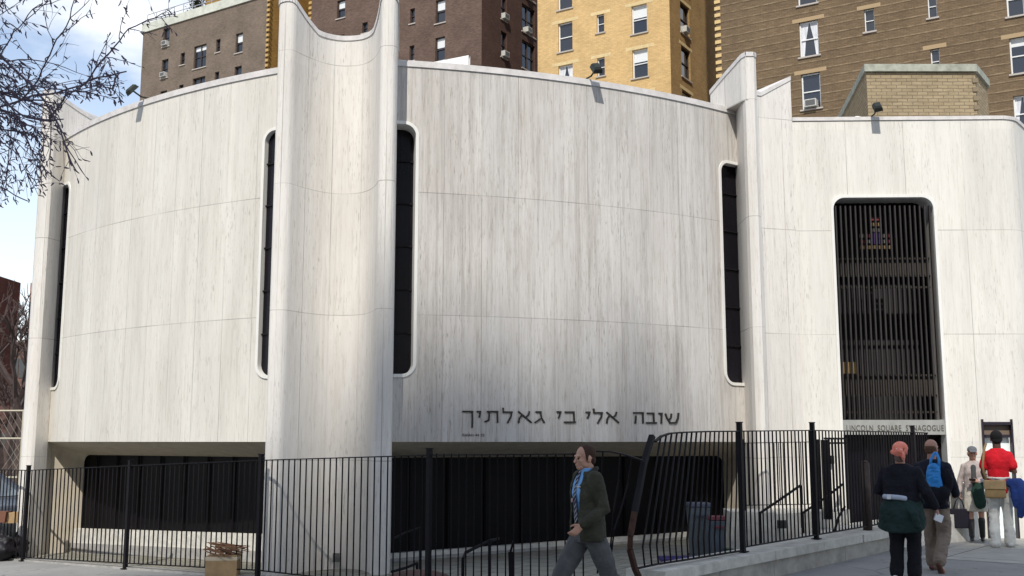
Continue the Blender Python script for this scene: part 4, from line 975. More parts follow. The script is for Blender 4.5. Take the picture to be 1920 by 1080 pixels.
for k in range(500):
    c = Vector((rnd.gauss(0, .35), rnd.gauss(0, .35), abs(rnd.gauss(1.0, .55)))); a_ = rnd.random() * 6; x.quad(*[c + Vector((math.cos(a_ + t) * .09, math.sin(a_ + t) * .09, math.sin(t * 1.7) * .09)) for t in (0, 1.5, 3.1, 4.6)])
x.build('foliage', mat('shrub_green', (.05, .055, .03), .8), sh); x = MB(); x.tube([(0, 0, 0), (0, 0, 1)], .04, 6); x.build('trunk', BLACKM, sh)
# court between wings (yellow brick returns, dark windows)
x = MB()
for a, b in ((fA.pt(u5, 0), fA.pt(u5, 0, 7)), (fA.pt(u5, 0, 7), fA.pt(u58, 0, 7)), (fA.pt(u58, 0, 7), fA.pt(u58, 0))):
    l = (b - a).length; x.quad(Vector((a.x, a.y, 0)), Vector((b.x, b.y, 0)), Vector((b.x, b.y, 60)), Vector((a.x, a.y, 60)), [(0, 0), (l, 0), (l, 60), (0, 60)])
x.build('court_wall', BRYC, bA)
for k in range(5):
    for dd in (2.0, 4.6): x = MB(); x.box(fA.pt(u5 + .03, 25.2 + 2.95 * k, dd), (.1, 1.0, 1.5), math.atan2(-.53, .848)); x.build('court_window', DARKW, bA)
x = MB()
for u in (u5, u58):
    z = 20
    while z < 56: x.box(fA.pt(u + (.12 if u == u5 else -.12), z, -.02), (.3, .1, .22), math.atan2(-.53, .848)); z += .44
x.build('quoin', mat('yellow_quoin', (.45, .30, .12), .9), bA)
W = []
for px, py, wp_, hp, ol in ((639, 34, 15, 34, ['b', '', 's', '']), (685, 5, 9, 22, ['']), (684, 62, 10, 20, ['', '', '']), (742, 66, 10, 44, ['B', 'b', 'c', 's']), (773, 44, 9, 28, ['']), (825.5, 43, 18, 44, ['b', 'b', 's', '', 'b'])):
    kk = [0, -1, -2, 1] if px != 685 else []
    W += rows(fA, px, py, wp_, hp, ol, kk, 2.95)
W = [w_ for i, w_ in enumerate(W) if not any(abs(w_[0] - v[0]) < (w_[2] + v[2]) / 2 and abs(w_[1] - v[1]) < 2.0 for v in W[:i])]
facade(bA, fA, u58, uR, 0, 56, W, BRA, frame=BRF)
fA3 = Fac(*fA.pt(uR, 0).xy, GP)
W = []
for px, py, wp_, hp, ol in ((945, 38, 11, 48, ['a', 'a', 's', 'a']), (991, 65, 24, 52, ['Da', 'D', 'D', 'Da'])):
    W += rows(fA3, px, py, wp_, hp, ol, [0, -1, -2, 1], 2.95)
BRA3 = brick('dark_brown_brick_shaded_side', (.11, .058, .045), (.08, .042, .034), (.085, .062, .052), .24, .085, var=.25)  # darker copy of the front brick, shade of the side face in its colour
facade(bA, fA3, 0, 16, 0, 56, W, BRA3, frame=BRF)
x = MB(); ua, za = fA.hit(815, 133); ub, zb = fA.hit(902, 116); x.quad(fA.pt(ua, za - 3, -1.6), fA.pt(ub, za - 3, -1.6), fA.pt(ub, zb, -1.6), fA.pt(ua, za, -1.6)); x.quad(fA.pt(ua, za - 3, -1.4), fA.pt(ub, za - 3, -1.4), fA.pt(ub, zb, -1.4), fA.pt(ua, za, -1.4)); x.quad(fA.pt(ua, za, -1.4), fA.pt(ub, zb, -1.4), fA.pt(ub, zb, -1.6), fA.pt(ua, za, -1.6)); x.build('white_lean_to', mat('white_render', (.8, .8, .78), .7), bA)
x = MB()
bkA = [fA.pt(uL, 0), fA.pt(uL, 0, 20), fA.pt(uR, 0, 20)]; a, b, c = bkA
x.quad(a, b, Vector((b.x, b.y, zTop)), Vector((a.x, a.y, zTop)), [(0, 0), (20, 0), (20, 40), (0, 40)]); x.quad(b, c, Vector((c.x, c.y, zTop)), Vector((b.x, b.y, zTop)), [(0, 0), (40, 0), (40, 40), (0, 40)]); x.quad(fA.pt(uL, zTop, .3), fA.pt(u5, zTop, .3), fA.pt(u5, zTop, 20), fA.pt(uL, zTop, 20)); x.build('rear_wall', BRA1, bA)
x = MB(); x.quad(fA.pt(u58, 56), fA.pt(uR, 56), fA.pt(uR, 56, 20), fA.pt(u58, 56, 20)); x.build('roof', SILL, bA)
fixparent(bA)
# --- B : yellow brick block
BRB = brick('yellow_brick', (.62, .42, .19), (.54, .36, .16), (.47, .34, .18), .3, .10, var=.14)
BRB2 = brick('yellow_brick_shaded_side', (.42, .275, .12), (.35, .225, .095), (.29, .20, .10), .3, .10, var=.3)  # front brick darkened so the side's shade sits in the colour
bB = empty('apartment_building', (6, 66, 0), 0, 'yellow brick apartment block with pale lintels behind the right bay', 'building', 'apartment buildings behind the synagogue')
fB = Fac(5.9, 66.5, GA); uBl, _ = fB.hit(1008, 60); uBr, _ = fB.hit(1257, 100)
W = []
for px, py, wp_, hp, ol in ((1060, 96, 27, 54, ['', 'c', '', 's']), (1126, 61, 14, 34, ['', '', '']), (1199, 62, 29, 53, ['b', 'b', 's', 'b'])):
    W += rows(fB, px, py, wp_, hp, ol, [0, -1, -2, 1, 2], 2.95)
facade(bB, fB, uBl, uBr, 0, 52, W, BRB, frame=WHF, lintm=LINT)
fB2 = Fac(*fB.pt(uBr, 0).xy, GP)
W = rows(fB2, 1285, 66, 17, 56, ['a', '', 's', ''], [0, -1, -2, 1, 2], 2.95) + rows(fB2, 1327, 90, 8, 48, [''], [0, -1, 1], 2.95) * 0
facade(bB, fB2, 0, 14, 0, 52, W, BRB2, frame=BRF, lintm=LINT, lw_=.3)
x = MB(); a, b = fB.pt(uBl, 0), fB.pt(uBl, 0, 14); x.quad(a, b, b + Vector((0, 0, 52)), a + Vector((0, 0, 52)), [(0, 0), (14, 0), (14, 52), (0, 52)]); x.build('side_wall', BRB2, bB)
x = MB(); x.quad(fB.pt(uBl, 52), fB.pt(uBr, 52), fB.pt(uBr, 52, 14), fB.pt(uBl, 52, 14)); x.build('roof', SILL, bB); fixparent(bB)
# --- C : rough brown brick block
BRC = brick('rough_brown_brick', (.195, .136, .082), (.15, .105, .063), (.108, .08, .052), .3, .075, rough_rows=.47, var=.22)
bC = empty('apartment_building', (18, 54, 0), 0, 'rough brown brick apartment block with ridged courses behind the wing on the right', 'building', 'apartment buildings behind the synagogue')
fC = Fac(16.2, 55.4, Vector((.86, -.51))); uCl, _ = fC.hit(1345, 120); uCr = fC.hit(1920, 100)[0] + 6
W = []
for px, py, wp_, hp, ol, kk in ((1518, 105, 36, 66, ['c', 'a', 's', 'b'], [0, -1, -2, 1]), (1631, 59, 19, 43, ['', '', '', ''], [0, -2, 1]), (1749, 33, 17, 45, ['', ''], [0, -1, 1]), (1913, 137, 34, 68, ['s', 'c', '', ''], [0, -1, 1]),):
    W += rows(fC, px, py, wp_, hp, ol, kk, 2.95)
W = [((w_[0], w_[1], w_[2], w_[3], w_[4] + 'N') if w_[2] < .8 and i % 2 else w_) for i, w_ in enumerate(W)]
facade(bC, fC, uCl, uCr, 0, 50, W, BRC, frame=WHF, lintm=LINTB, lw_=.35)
x = MB(); z = 15
while z < 50: x.box(fC.pt(uCl + .1, z, -.02), (.34, .08, .20), math.atan2(-.51, .86)); z += .40
x.build('quoin', mat('cream_quoin', (.58, .42, .20), .9), bC)
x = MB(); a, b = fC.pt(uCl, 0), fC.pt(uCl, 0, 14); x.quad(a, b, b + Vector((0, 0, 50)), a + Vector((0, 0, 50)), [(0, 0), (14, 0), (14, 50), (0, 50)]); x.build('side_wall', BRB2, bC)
x = MB(); x.quad(fC.pt(uCl, 50), fC.pt(uCr, 50), fC.pt(uCr, 50, 14), fC.pt(uCl, 50, 14)); x.build('roof', SILL, bC); fixparent(bC)
# --- unseen tower behind the camera, outline and distance shaped for its shade
def uv2xy(u, yy):    # sun-aligned plan coordinates -> world
    a = R(SUN_AZ); return Vector((u * math.cos(a) + yy * math.sin(a), -u * math.sin(a) + yy * math.cos(a)))
EL = R(SUN_EL)
def ztop(v, yy): return (v - yy * math.sin(EL)) / math.cos(EL)
YB = -120.0
bS = empty('shading_tower', (*uv2xy(0, YB), 0), 0, 'tall brown brick tower set unseen behind the viewer, outline shaped to shade the foreground', 'building')
SIL = [(-60, 10.2), (-7.2, 10.2), (-7.2, 10.9), (-5.0, 10.9), (-5.0, 11.9), (-3.9, 13.1), (-1.7, 13.6), (-1.7, 13.0), (-1.0, 13.0), (-1.0, 14.2), (.5, 14.2), (.5, 13.0), (2.5, 13.0), (2.5, 13.4), (9, 13.4), (60, 12.8)]  # roof outline stepped to steer where the shade lands
x = MB()
for (u0_, v0), (u1_, v1) in zip(SIL[:-1], SIL[1:]):
    if u1_ - u0_ < 1e-3: continue
    a, b = uv2xy(u0_, YB), uv2xy(u1_, YB); a2, b2 = uv2xy(u0_, YB - 12), uv2xy(u1_, YB - 12); za, zb = ztop(v0, YB), ztop(v1, YB)
    x.prism([tuple(a), tuple(b), tuple(b2), tuple(a2)], -1, [za, zb, zb, za])
x.build('wall', BRA1, bS); fixparent(bS)

# ------------------------------------------------------------------ far left: buildings, trees, car, bags
BRD = brick('far_red_brick', (.16, .055, .045), (.12, .045, .038), (.13, .09, .08), .3, .1)
def farb(label, px0, px1, py, Y, m, nw, nr):
    a, b = atY(px0, 700, Y), atY(px1, 700, Y); zt_ = atY(px0, py, Y).z; t = empty('far_building', ((a.x + b.x) / 2, Y, 0), 0, label, 'building', 'distant brick buildings at the left edge')
    x = MB(); x.prism([(a.x, Y), (b.x, Y), (b.x, Y + 4), (a.x, Y + 4)], -1, zt_); x.build('wall', m, t); wd_ = b.x - a.x
    for i in range(nw):
        for j in range(nr):
            x = MB(); x.box((a.x + wd_ * (i + .5) / nw, Y - .02, zt_ - 2.4 - 3.1 * j), (1.1, .1, 1.7)); x.build('window', DARKW, t)
    fixparent(t)
farb('dark red brick building farthest left behind the bare trees', -180, -22, 515, 75, BRD, 4, 3)
farb('pale pinkish brick building just left of the synagogue behind the bare trees', 46, 130, 530, 85, mat('pinkish_brick', (.33, .22, .19), .9, noise=(2, .2)), 3, 4)
farb('low brown building behind the trees between the red one and the pink one', 10, 60, 640, 95, mat('brown_far', (.15, .09, .07), .9, noise=(2, .2)), 2, 3)
farb('low dark brick building down the street behind the parked car', -260, 110, 760, 60, mat('brown_red_far', (.11, .06, .05), .9, noise=(1, .3)), 6, 2)
# bare trees
BARK = mat('bare_bark', (.07, .05, .045), .9, noise=(6, .3))
def bare_tree(loc, H, seed, label, group, spread=.5, lvl=6):
    rnd = random.Random(seed); t = empty('bare_tree', loc, 0, label, 'tree', group); tr = MB(); cr_ = MB()
    def grow(p, d, l, r, k):
        e = p + d * l; mid = p + d * l * .5 + Vector((rnd.gauss(0, .04), rnd.gauss(0, .04), 0)) * l
        mb = tr if k < 2 else cr_; mb.tube([p, mid, e], [r, r * .85, r * .7], 6 if k < 2 else (4 if k < 4 else 3), cap=False)
        if k >= lvl: return
        for i in range(2 if k == 0 else rnd.choice((2, 3, 3))):
            nd = (d + Vector((rnd.gauss(0, spread), rnd.gauss(0, spread), rnd.uniform(-.05, .35)))).normalized(); grow(e if i else p + d * l * .8, nd, l * rnd.uniform(.62, .82), r * .62, k + 1)
    grow(Vector((0, 0, 0)), Vector((0, 0, 1)), H * .27, H * .022, 0)
    tr.build('trunk', BARK, t); cr_.build('crown', BARK, t)
for i, (px, Y, H, lb) in enumerate(((18, 44, 10.5, 'bare tree at the far left edge in front of the red brick building'), (42, 34, 9.6, 'bare tree just left of the synagogue with branches reaching highest'), (58, 52, 9.0, 'farther bare tree half hidden by the left fin'), (-10, 38, 9.5, 'bare tree cut by the left edge of the photo'), (30, 60, 7.5, 'smaller bare tree between the two larger ones'))):
    q = atY(px, 860, Y); bare_tree((q.x, Y, -.3), H, 11 + i, lb, 'bare street trees at the left')
# chain-link fence pole and rails
cl = empty('chain_link_fence', (-19, 36, -.5), 0, 'tall pale chain-link fence of poles and rails behind the trees at the left edge', 'fence'); PO = mat('galvanised_pole', (.45, .42, .33), .6, .3)
for px in (38, -30, 105):
    q = atY(px, 900, 27); x = MB(); x.tube([(q.x, 27, -1), (q.x, 27, atY(px, 768, 27).z)], .05, 8); x.build('pole', PO, cl)
for py in (770, 822, 895):
    a, b = atY(-40, py, 27), atY(110, py, 27); x = MB(); x.tube([a, b], .022, 6); x.build('rail', PO, cl)
x = MB(); a, b = atY(-40, 900, 27), atY(110, 770, 27)
k = a.x
while k < b.x:
    x.bar((k, 27, a.z - .6), (k + 1.5, 27, b.z), .004); x.bar((k + 1.5, 27, a.z - .6), (k, 27, b.z), .004); k += .16
x.build('wire_mesh', PO, cl); fixparent(cl)
# parked car
def car(loc, rz, label):
    t = empty('parked_car', loc, rz, label, 'car'); PAINT = mat('blue_grey_car_paint', (.07, .085, .11), .3, .3, spec=.6)
    prof_ = [(-2.2, .35), (-2.25, .62), (-2.1, .88), (-1.35, .98), (-.75, 1.42), (.65, 1.45), (1.45, 1.0), (2.1, .9), (2.25, .6), (2.2, .35)]
    x = MB(); W2 = .86; n = len(prof_)
    vs = [(a, -W2 if b < 1.1 else -W2 * .82, b) for a, b in prof_] + [(a, W2 if b < 1.1 else W2 * .82, b) for a, b in prof_]
    x.add(vs, [tuple(range(n)), tuple(range(2 * n - 1, n - 1, -1))] + [(i, (i + 1) % n, n + (i + 1) % n, n + i) for i in range(n)]); x.build('body', PAINT, t, bevel=.05)
    x = MB()
    for sg in (-1, 1): x.add([(-1.15, sg * .845, 1.02), (-.72, sg * .73, 1.36), (.58, sg * .73, 1.38), (1.2, sg * .845, 1.03)], [(0, 1, 2, 3)])
    x.add([(1.40, -.62, 1.04), (1.40, .62, 1.04), (.72, .6, 1.42), (.72, -.6, 1.42)], [(0, 1, 2, 3)]); x.add([(-1.33, -.62, 1.02), (-1.33, .62, 1.02), (-.83, .6, 1.40), (-.83, -.6, 1.40)], [(0, 1, 2, 3)])
    x.build('windows', mat('car_glass', (.12, .16, .2), .08, spec=.8), t)
    for wx in (-1.35, 1.35):
        for sg in (-1, 1):
            x = MB(); x.tube([(wx, sg * .70, .32), (wx, sg * .885, .32)], .32, 20); wh = x.build('wheel', mat('tyre', (.02, .02, .02), .8), t); x = MB(); x.tube([(wx, sg * .88, .32), (wx, sg * .895, .32)], .19, 16); x.build('rim', mat('rim', (.4, .4, .4), .3, .8), wh)
    for sg in (-1, 1): x = MB(); x.box((2.2, sg * .62, .7), (.08, .3, .14)); x.build('headlight', mat('headlight', (.7, .7, .7), .1), t)
q = atY(0, 960, 21.5); car((q.x - 1.2, 21.6, gz(q.x - 1.2)), -.35, 'blue grey car parked in the street behind the fence at the left edge')
# refuse at the left edge
BAG = mat('black_bag_plastic', (.012, .011, .014), .5, spec=.25); rnd = random.Random(8)
def bagf(px, py, Y, r, label, m=BAG):
    q = atY(px, py, Y); x = MB(); x.ell((0, 0, r * .9), (r, r * .85, r), n=18, m=12); x.tube([(0, 0, r * 1.7), (0, 0, r * 2.0), (.02, 0, r * 2.2)], [r * .35, r * .12, r * .25], 8)
    def wr(c): 
        s = 1 + .55 * mnoise.noise(Vector(c) * 5 + Vector((px, 0, 0))) + .18 * mnoise.noise(Vector(c) * 16); return Vector((c.x * s, c.y * s, max(0, c.z)))
    o = remesh(x, 'trash_bag', m, None, .03, 2, warp=wr); o.location = (q.x, Y, gz(q.x)); tag(o, label, 'trash bag', 'refuse piled at the left edge')
bagf(4, 1000, 18.6, .23, 'black trash bag lowest of the pile at the left edge'); bagf(30, 1000, 18.9, .21, 'black trash bag against the foot of the left fin')
def cbox(px, py, Y, sz, z, rz, label):
    q = atY(px, py, Y); x = MB(); x.box((q.x, Y, z + sz[2] / 2), sz, rz); tag(x.build('cardboard_box', CARD), label, 'box')
cbox(22, 950, 18.7, (.24, .2, .18), gz(-9) + .64, .5, 'open brown cardboard box on the black trash bags at the left edge')
x = MB(); q = atY(8, 960, 18.6); rbox(x, (q.x - .05, 18.6), .22, .2, .26, .2, gz(-9) + .66, gz(-9) + .84); tag(x.build('brown_paper_bag', mat('brown_red_paper', (.16, .07, .045), .8)), 'reddish brown bag on the trash bags left of the cardboard box', 'bag')
# ------------------------------------------------------------------ overhanging tree with catkins
TW = mat('dark_twig_bark', (.115, .09, .115), .85)
def catkin_tree():
    rnd = random.Random(21); t = empty('catkin_tree', (-6.2, 7.6, -.4), 0, 'leafless tree hung with dark catkins reaching in from the upper left', 'tree')
    Lc = Vector(t.location); tr = MB(); cr_ = MB(); ck = MB()
    trunk = [Vector((-6.2, 7.6, -.6)), Vector((-6.15, 7.6, 1.5)), Vector((-6.2, 7.6, 3)), Vector((-6.0, 7.6, 4.6)), Vector((-5.9, 7.5, 6.2))]
    tr.tube([p - Lc for p in trunk], [.17, .14, .12, .09, .05], 12)
    def keep(p):
        v = p - CAM; fw = v.y * math.cos(TH) + v.z * math.sin(TH); up_ = v.z * math.cos(TH) - v.y * math.sin(TH)
        x_, y_ = 960 + F * v.x / fw, 540 - F * up_ / fw
        if x_ < -30: return True
        return y_ < 385 - max(0, x_ - 40) * .35 and x_ < 330 and not (x_ > 120 and y_ > 190 and not (255 < y_ < 335 and x_ < 172)) and not (x_ > 240 and y_ > 130)
    def catkin(p):
        if not keep(p): return
        d = Vector((rnd.gauss(.45, .5), rnd.gauss(0, .4), rnd.gauss(-.75, .45))).normalized(); l = rnd.uniform(.03, .052); b = Vector((rnd.gauss(0, .3), rnd.gauss(0, .3), rnd.gauss(0, .3))) * l
        r = rnd.uniform(.0042, .0062); ck.tube([p - Lc, p + d * l * .5 + b * .3 - Lc, p + d * l - Lc], [r * .7, r, r * .5], 5)
    def twig(p, d, l, r, k):
        n = max(3, int(l / .065)); pts_ = [p]; dd = d.copy()
        if k and not keep(p) : return
        for i in range(n):
            dd = (dd + Vector((rnd.gauss(0, .13), rnd.gauss(0, .13), rnd.gauss(-.015, .12)))).normalized(); nx_ = pts_[-1] + dd * l / n
            if i > 1 and not keep(nx_): break
            pts_.append(nx_)
        n = len(pts_) - 1
        if n < 1: return
        cr_.tube([q - Lc for q in pts_], [r * (1 - .6 * i / n) for i in range(n + 1)], 5 if k == 0 else 4, cap=False)
        if k < 3:
            m_ = {0: 12, 1: 7, 2: 3}[k]
            for j in range(m_):
                i = min(n - 1, int(n * (.12 + .88 * (j + rnd.random()) / m_))); b = pts_[i]; ax = (pts_[i + 1] - pts_[i]).normalized()
                side = Vector((rnd.gauss(0, .45), rnd.gauss(0, .55), rnd.gauss(.02, .55))); nd = (ax * .85 + side).normalized()
                keep(b) and keep(b + nd * l * .2) and twig(b, nd, l * rnd.uniform(.22, .36) * (1.3 if k else 1), r * .5, k + 1)
        if k >= 1:
            for i in range(1, n + 1):
                for _ in range(2 if k >= 2 else 1):
                    if rnd.random() < .24: catkin(pts_[i])
    for z0, tgt, Y, r in ((4.7, (290, 66), 7.9, .016), (4.5, (270, 95), 7.3, .015), (5.0, (280, 10), 7.6, .014), (4.2, (165, 300), 7.9, .012), (4.6, (215, 80), 7.4, .018), (4.4, (225, 108), 7.8, .015), (4.4, (130, 140), 7.2, .013), (4.9, (200, 45), 7.2, .014), (5.1, (265, 40), 8.2, .014), (4.3, (120, 190), 7.7, .012), (4.1, (120, 285), 7.6, .011), (4.1, (60, 300), 7.4, .010), (5.2, (230, -20), 7.5, .015), (4.3, (70, 230), 8.0, .011), (5.4, (340, -50), 7.9, .014), (4.5, (80, 110), 8.3, .012), (5.0, (110, 0), 8.0, .013), (4.8, (60, 60), 7.0, .012)):
        s = Vector((-6.05, 7.6, z0 - .5)); e = atY(*tgt, Y); d = (e - s); L_ = d.length
        twig(s, (d.normalized() + Vector((0, 0, .02))).normalized(), L_ * 1.08, r, 0)
    tr.build('trunk', BARK, t); cr_.build('branches', TW, t); ck.build('catkins', TW, t)
    print('catkin tree', len(cr_.v), len(ck.v))
catkin_tree()
# ------------------------------------------------------------------ people (local frame: x = person's right, y = forward, z up; soles at z=0)
SK = mat('skin_light', (.48, .27, .19), .55, noise=(9, .12)); SKD = mat('skin_dark', (.085, .042, .028), .5, noise=(9, .12)); SKR = mat('skin_ruddy', (.40, .21, .15), .55, noise=(9, .12))
EYE = mat('eye_dark', (.02, .015, .012), .3)
def V(*a): return Vector(a)
def head(mb, c, yaw=0, tilt=0, s=1.0):
    M = Matrix.Rotation(yaw, 3, 'Z') @ Matrix.Rotation(tilt, 3, 'X')
    def e(p, r, n=14, m=9): mb.ell(c + M @ (V(*p) * s), [k * s for k in r], M=M, n=n, m=m)
    e((0, -.012, .03), (.076, .093, .088), 20, 14)      # cranium
    e((0, .032, -.025), (.060, .062, .078), 16, 12)     # face
    e((0, .052, -.082), (.040, .036, .030))             # chin / jaw
    for sx_ in (-1, 1):
        e((sx_ * .043, .008, -.062), (.020, .045, .030)); e((sx_ * .078, -.005, -.012), (.011, .020, .034)); e((sx_ * .030, .072, -.022), (.022, .016, .018)); e((sx_ * .028, .080, .020), (.026, .014, .010))
    mb.tube([c + M @ (V(0, .084, .012) * s), c + M @ (V(0, .098, -.010) * s), c + M @ (V(0, .108, -.032) * s)], [.009 * s, .011 * s, .014 * s], 8, cap='round')
    e((0, .088, -.058), (.024, .012, .007)); e((0, .086, -.070), (.020, .012, .007))
    return M
def eyes(c, M, root, s=1.0):
    for sx_ in (-1, 1): x = MB(); x.ell(c + M @ (V(sx_ * .030, .086, -.002) * s), (.009 * s,) * 3, n=8, m=6); x.build('eye', EYE, root, True)
def hand(mb, wr, d, palm_n, side, s=1.0, curl=.5):
    """wr wrist, d pointing direction, palm_n palm normal, side=+1: thumb direction is d x palm_n * side"""
    d = V(*d).normalized(); pn = V(*palm_n); pn = (pn - d * pn.dot(d)).normalized(); t = d.cross(pn) * side
    mb.tube([wr, wr + d * .03 * s, wr + d * .085 * s], [.026 * s, .034 * s, .036 * s], 10, cap='round', flat=pn, k=.5)
    for i, L_ in enumerate((.072, .080, .075, .058)):
        o = (.028 - .0185 * i) * s; p = wr + d * .088 * s + t * o; pts = [p - d * .02 * s]; a = 0
        for q in (.42, .33, .27):
            a += curl * (.55 + .08 * i); dd = d * math.cos(a) + pn * math.sin(a); p = p + dd * L_ * q * s; pts.append(p)
        mb.tube(pts, [.0098 * s, .0096 * s, .0088 * s, .0075 * s], 8, cap='round')
    p = wr + d * .025 * s + t * .022 * s; mb.tube([p, p + (d * .6 + t * .7 + pn * .2).normalized() * .038 * s, p + (d * .75 + t * .5 + pn * .35).normalized() * .072 * s], [.014 * s, .0115 * s, .009 * s], 8, cap='round')
def foot(mb, an, d, s=1.0, r=1.0, pitch=0):
    d = V(*d).normalized(); f = (d + V(0, 0, pitch)).normalized(); up = V(0, 0, 1)
    heel = an + V(0, 0, -.055) * s - d * .045 * s
    mb.tube([an + V(0, 0, .04), an - V(0, 0, .02), heel + V(0, 0, .015)], [.042 * s * r, .042 * s * r, .038 * s * r], 12, cap='round')
    mb.tube([heel, heel + f * .10 * s, heel + f * .18 * s, heel + f * .235 * s], [.034 * s * r, .038 * s * r, .040 * s * r, .026 * s * r], 12, cap='round', flat=up, k=.80)
def trunk_mesh(mb, hip, ch, neck, g=0.0, sw=.19, w_=(.165, .14, .165), d_=(.115, .10, .12), fx=None):
    """torso of ellipse rings from hips to shoulders; g grows it (cloth)"""
    ax = fx or V(1, 0, 0)
    pts = [hip + V(0, 0, -.08), hip + V(0, 0, .0), hip.lerp(ch, .35), hip.lerp(ch, .7), ch, ch.lerp(neck, .4), ch.lerp(neck, .62), ch.lerp(neck, .80), ch.lerp(neck, .92), neck]
    wd_ = [w_[0] * .92, w_[0], (w_[0] + w_[1]) / 2, w_[1] * 1.03, w_[2], w_[2] * 1.05, w_[2] * 1.0, w_[2] * .74, w_[2] * .48, .06]
    dp = [d_[0] * .95, d_[0], d_[1], d_[1] * 1.05, d_[2], d_[2] * .9, d_[2] * .74, d_[2] * .62, d_[2] * .55, .058]
    n = 22; vs = []; fs = []; ay = V(0, 0, 1).cross(ax)
    for p, a, b in zip(pts, wd_, dp):
        for j in range(n):
            t = 2 * math.pi * j / n; ct, st = math.cos(t), math.sin(t)
            sq = lambda q: math.copysign(abs(q) ** .88, q)
            vs.append(p + ax * (a + g) * sq(ct) + ay * (b + g) * sq(st))
    m = len(pts)
    for i in range(m - 1):
        for j in range(n): fs.append((i * n + j, i * n + (j + 1) % n, (i + 1) * n + (j + 1) % n, (i + 1) * n + j))
    fs.append(tuple(range(n - 1, -1, -1))); fs.append(tuple((m - 1) * n + j for j in range(n))); mb.add(vs, fs)
def limb(mb, pts, rad, g=0, n=14, flat=None, k=1): mb.tube(pts, [r + g for r in rad], n, cap='round', flat=flat, k=k)
def wrinkle(amp, f1, f2, seed=0, zlim=None):
    o = V(seed * 3.7, seed * 1.9, seed)
    def w_(c):
        a = amp * (1.5 * mnoise.noise(V(c.x * 7, c.y * 7, c.z * f1 * .32 + c.x * 5) + o) + 1.1 * (.35 - abs(mnoise.noise(V(c.x * 10, c.y * 10, c.z * f1 * .75 + c.y * 6) + o * 2))) + .35 * mnoise.noise(V(*c) * 55))
        r = V(c.x, c.y, 0); l = r.length
        return c + (r / l * a if l > .02 else V(0, 0, 0))
    return w_
def place(root, px, py, Y, rz, z=None):
    q = atY(px, py, Y); root.location = (q.x, Y, gz(q.x) if z is None else z); root.rotation_euler = (0, 0, rz)

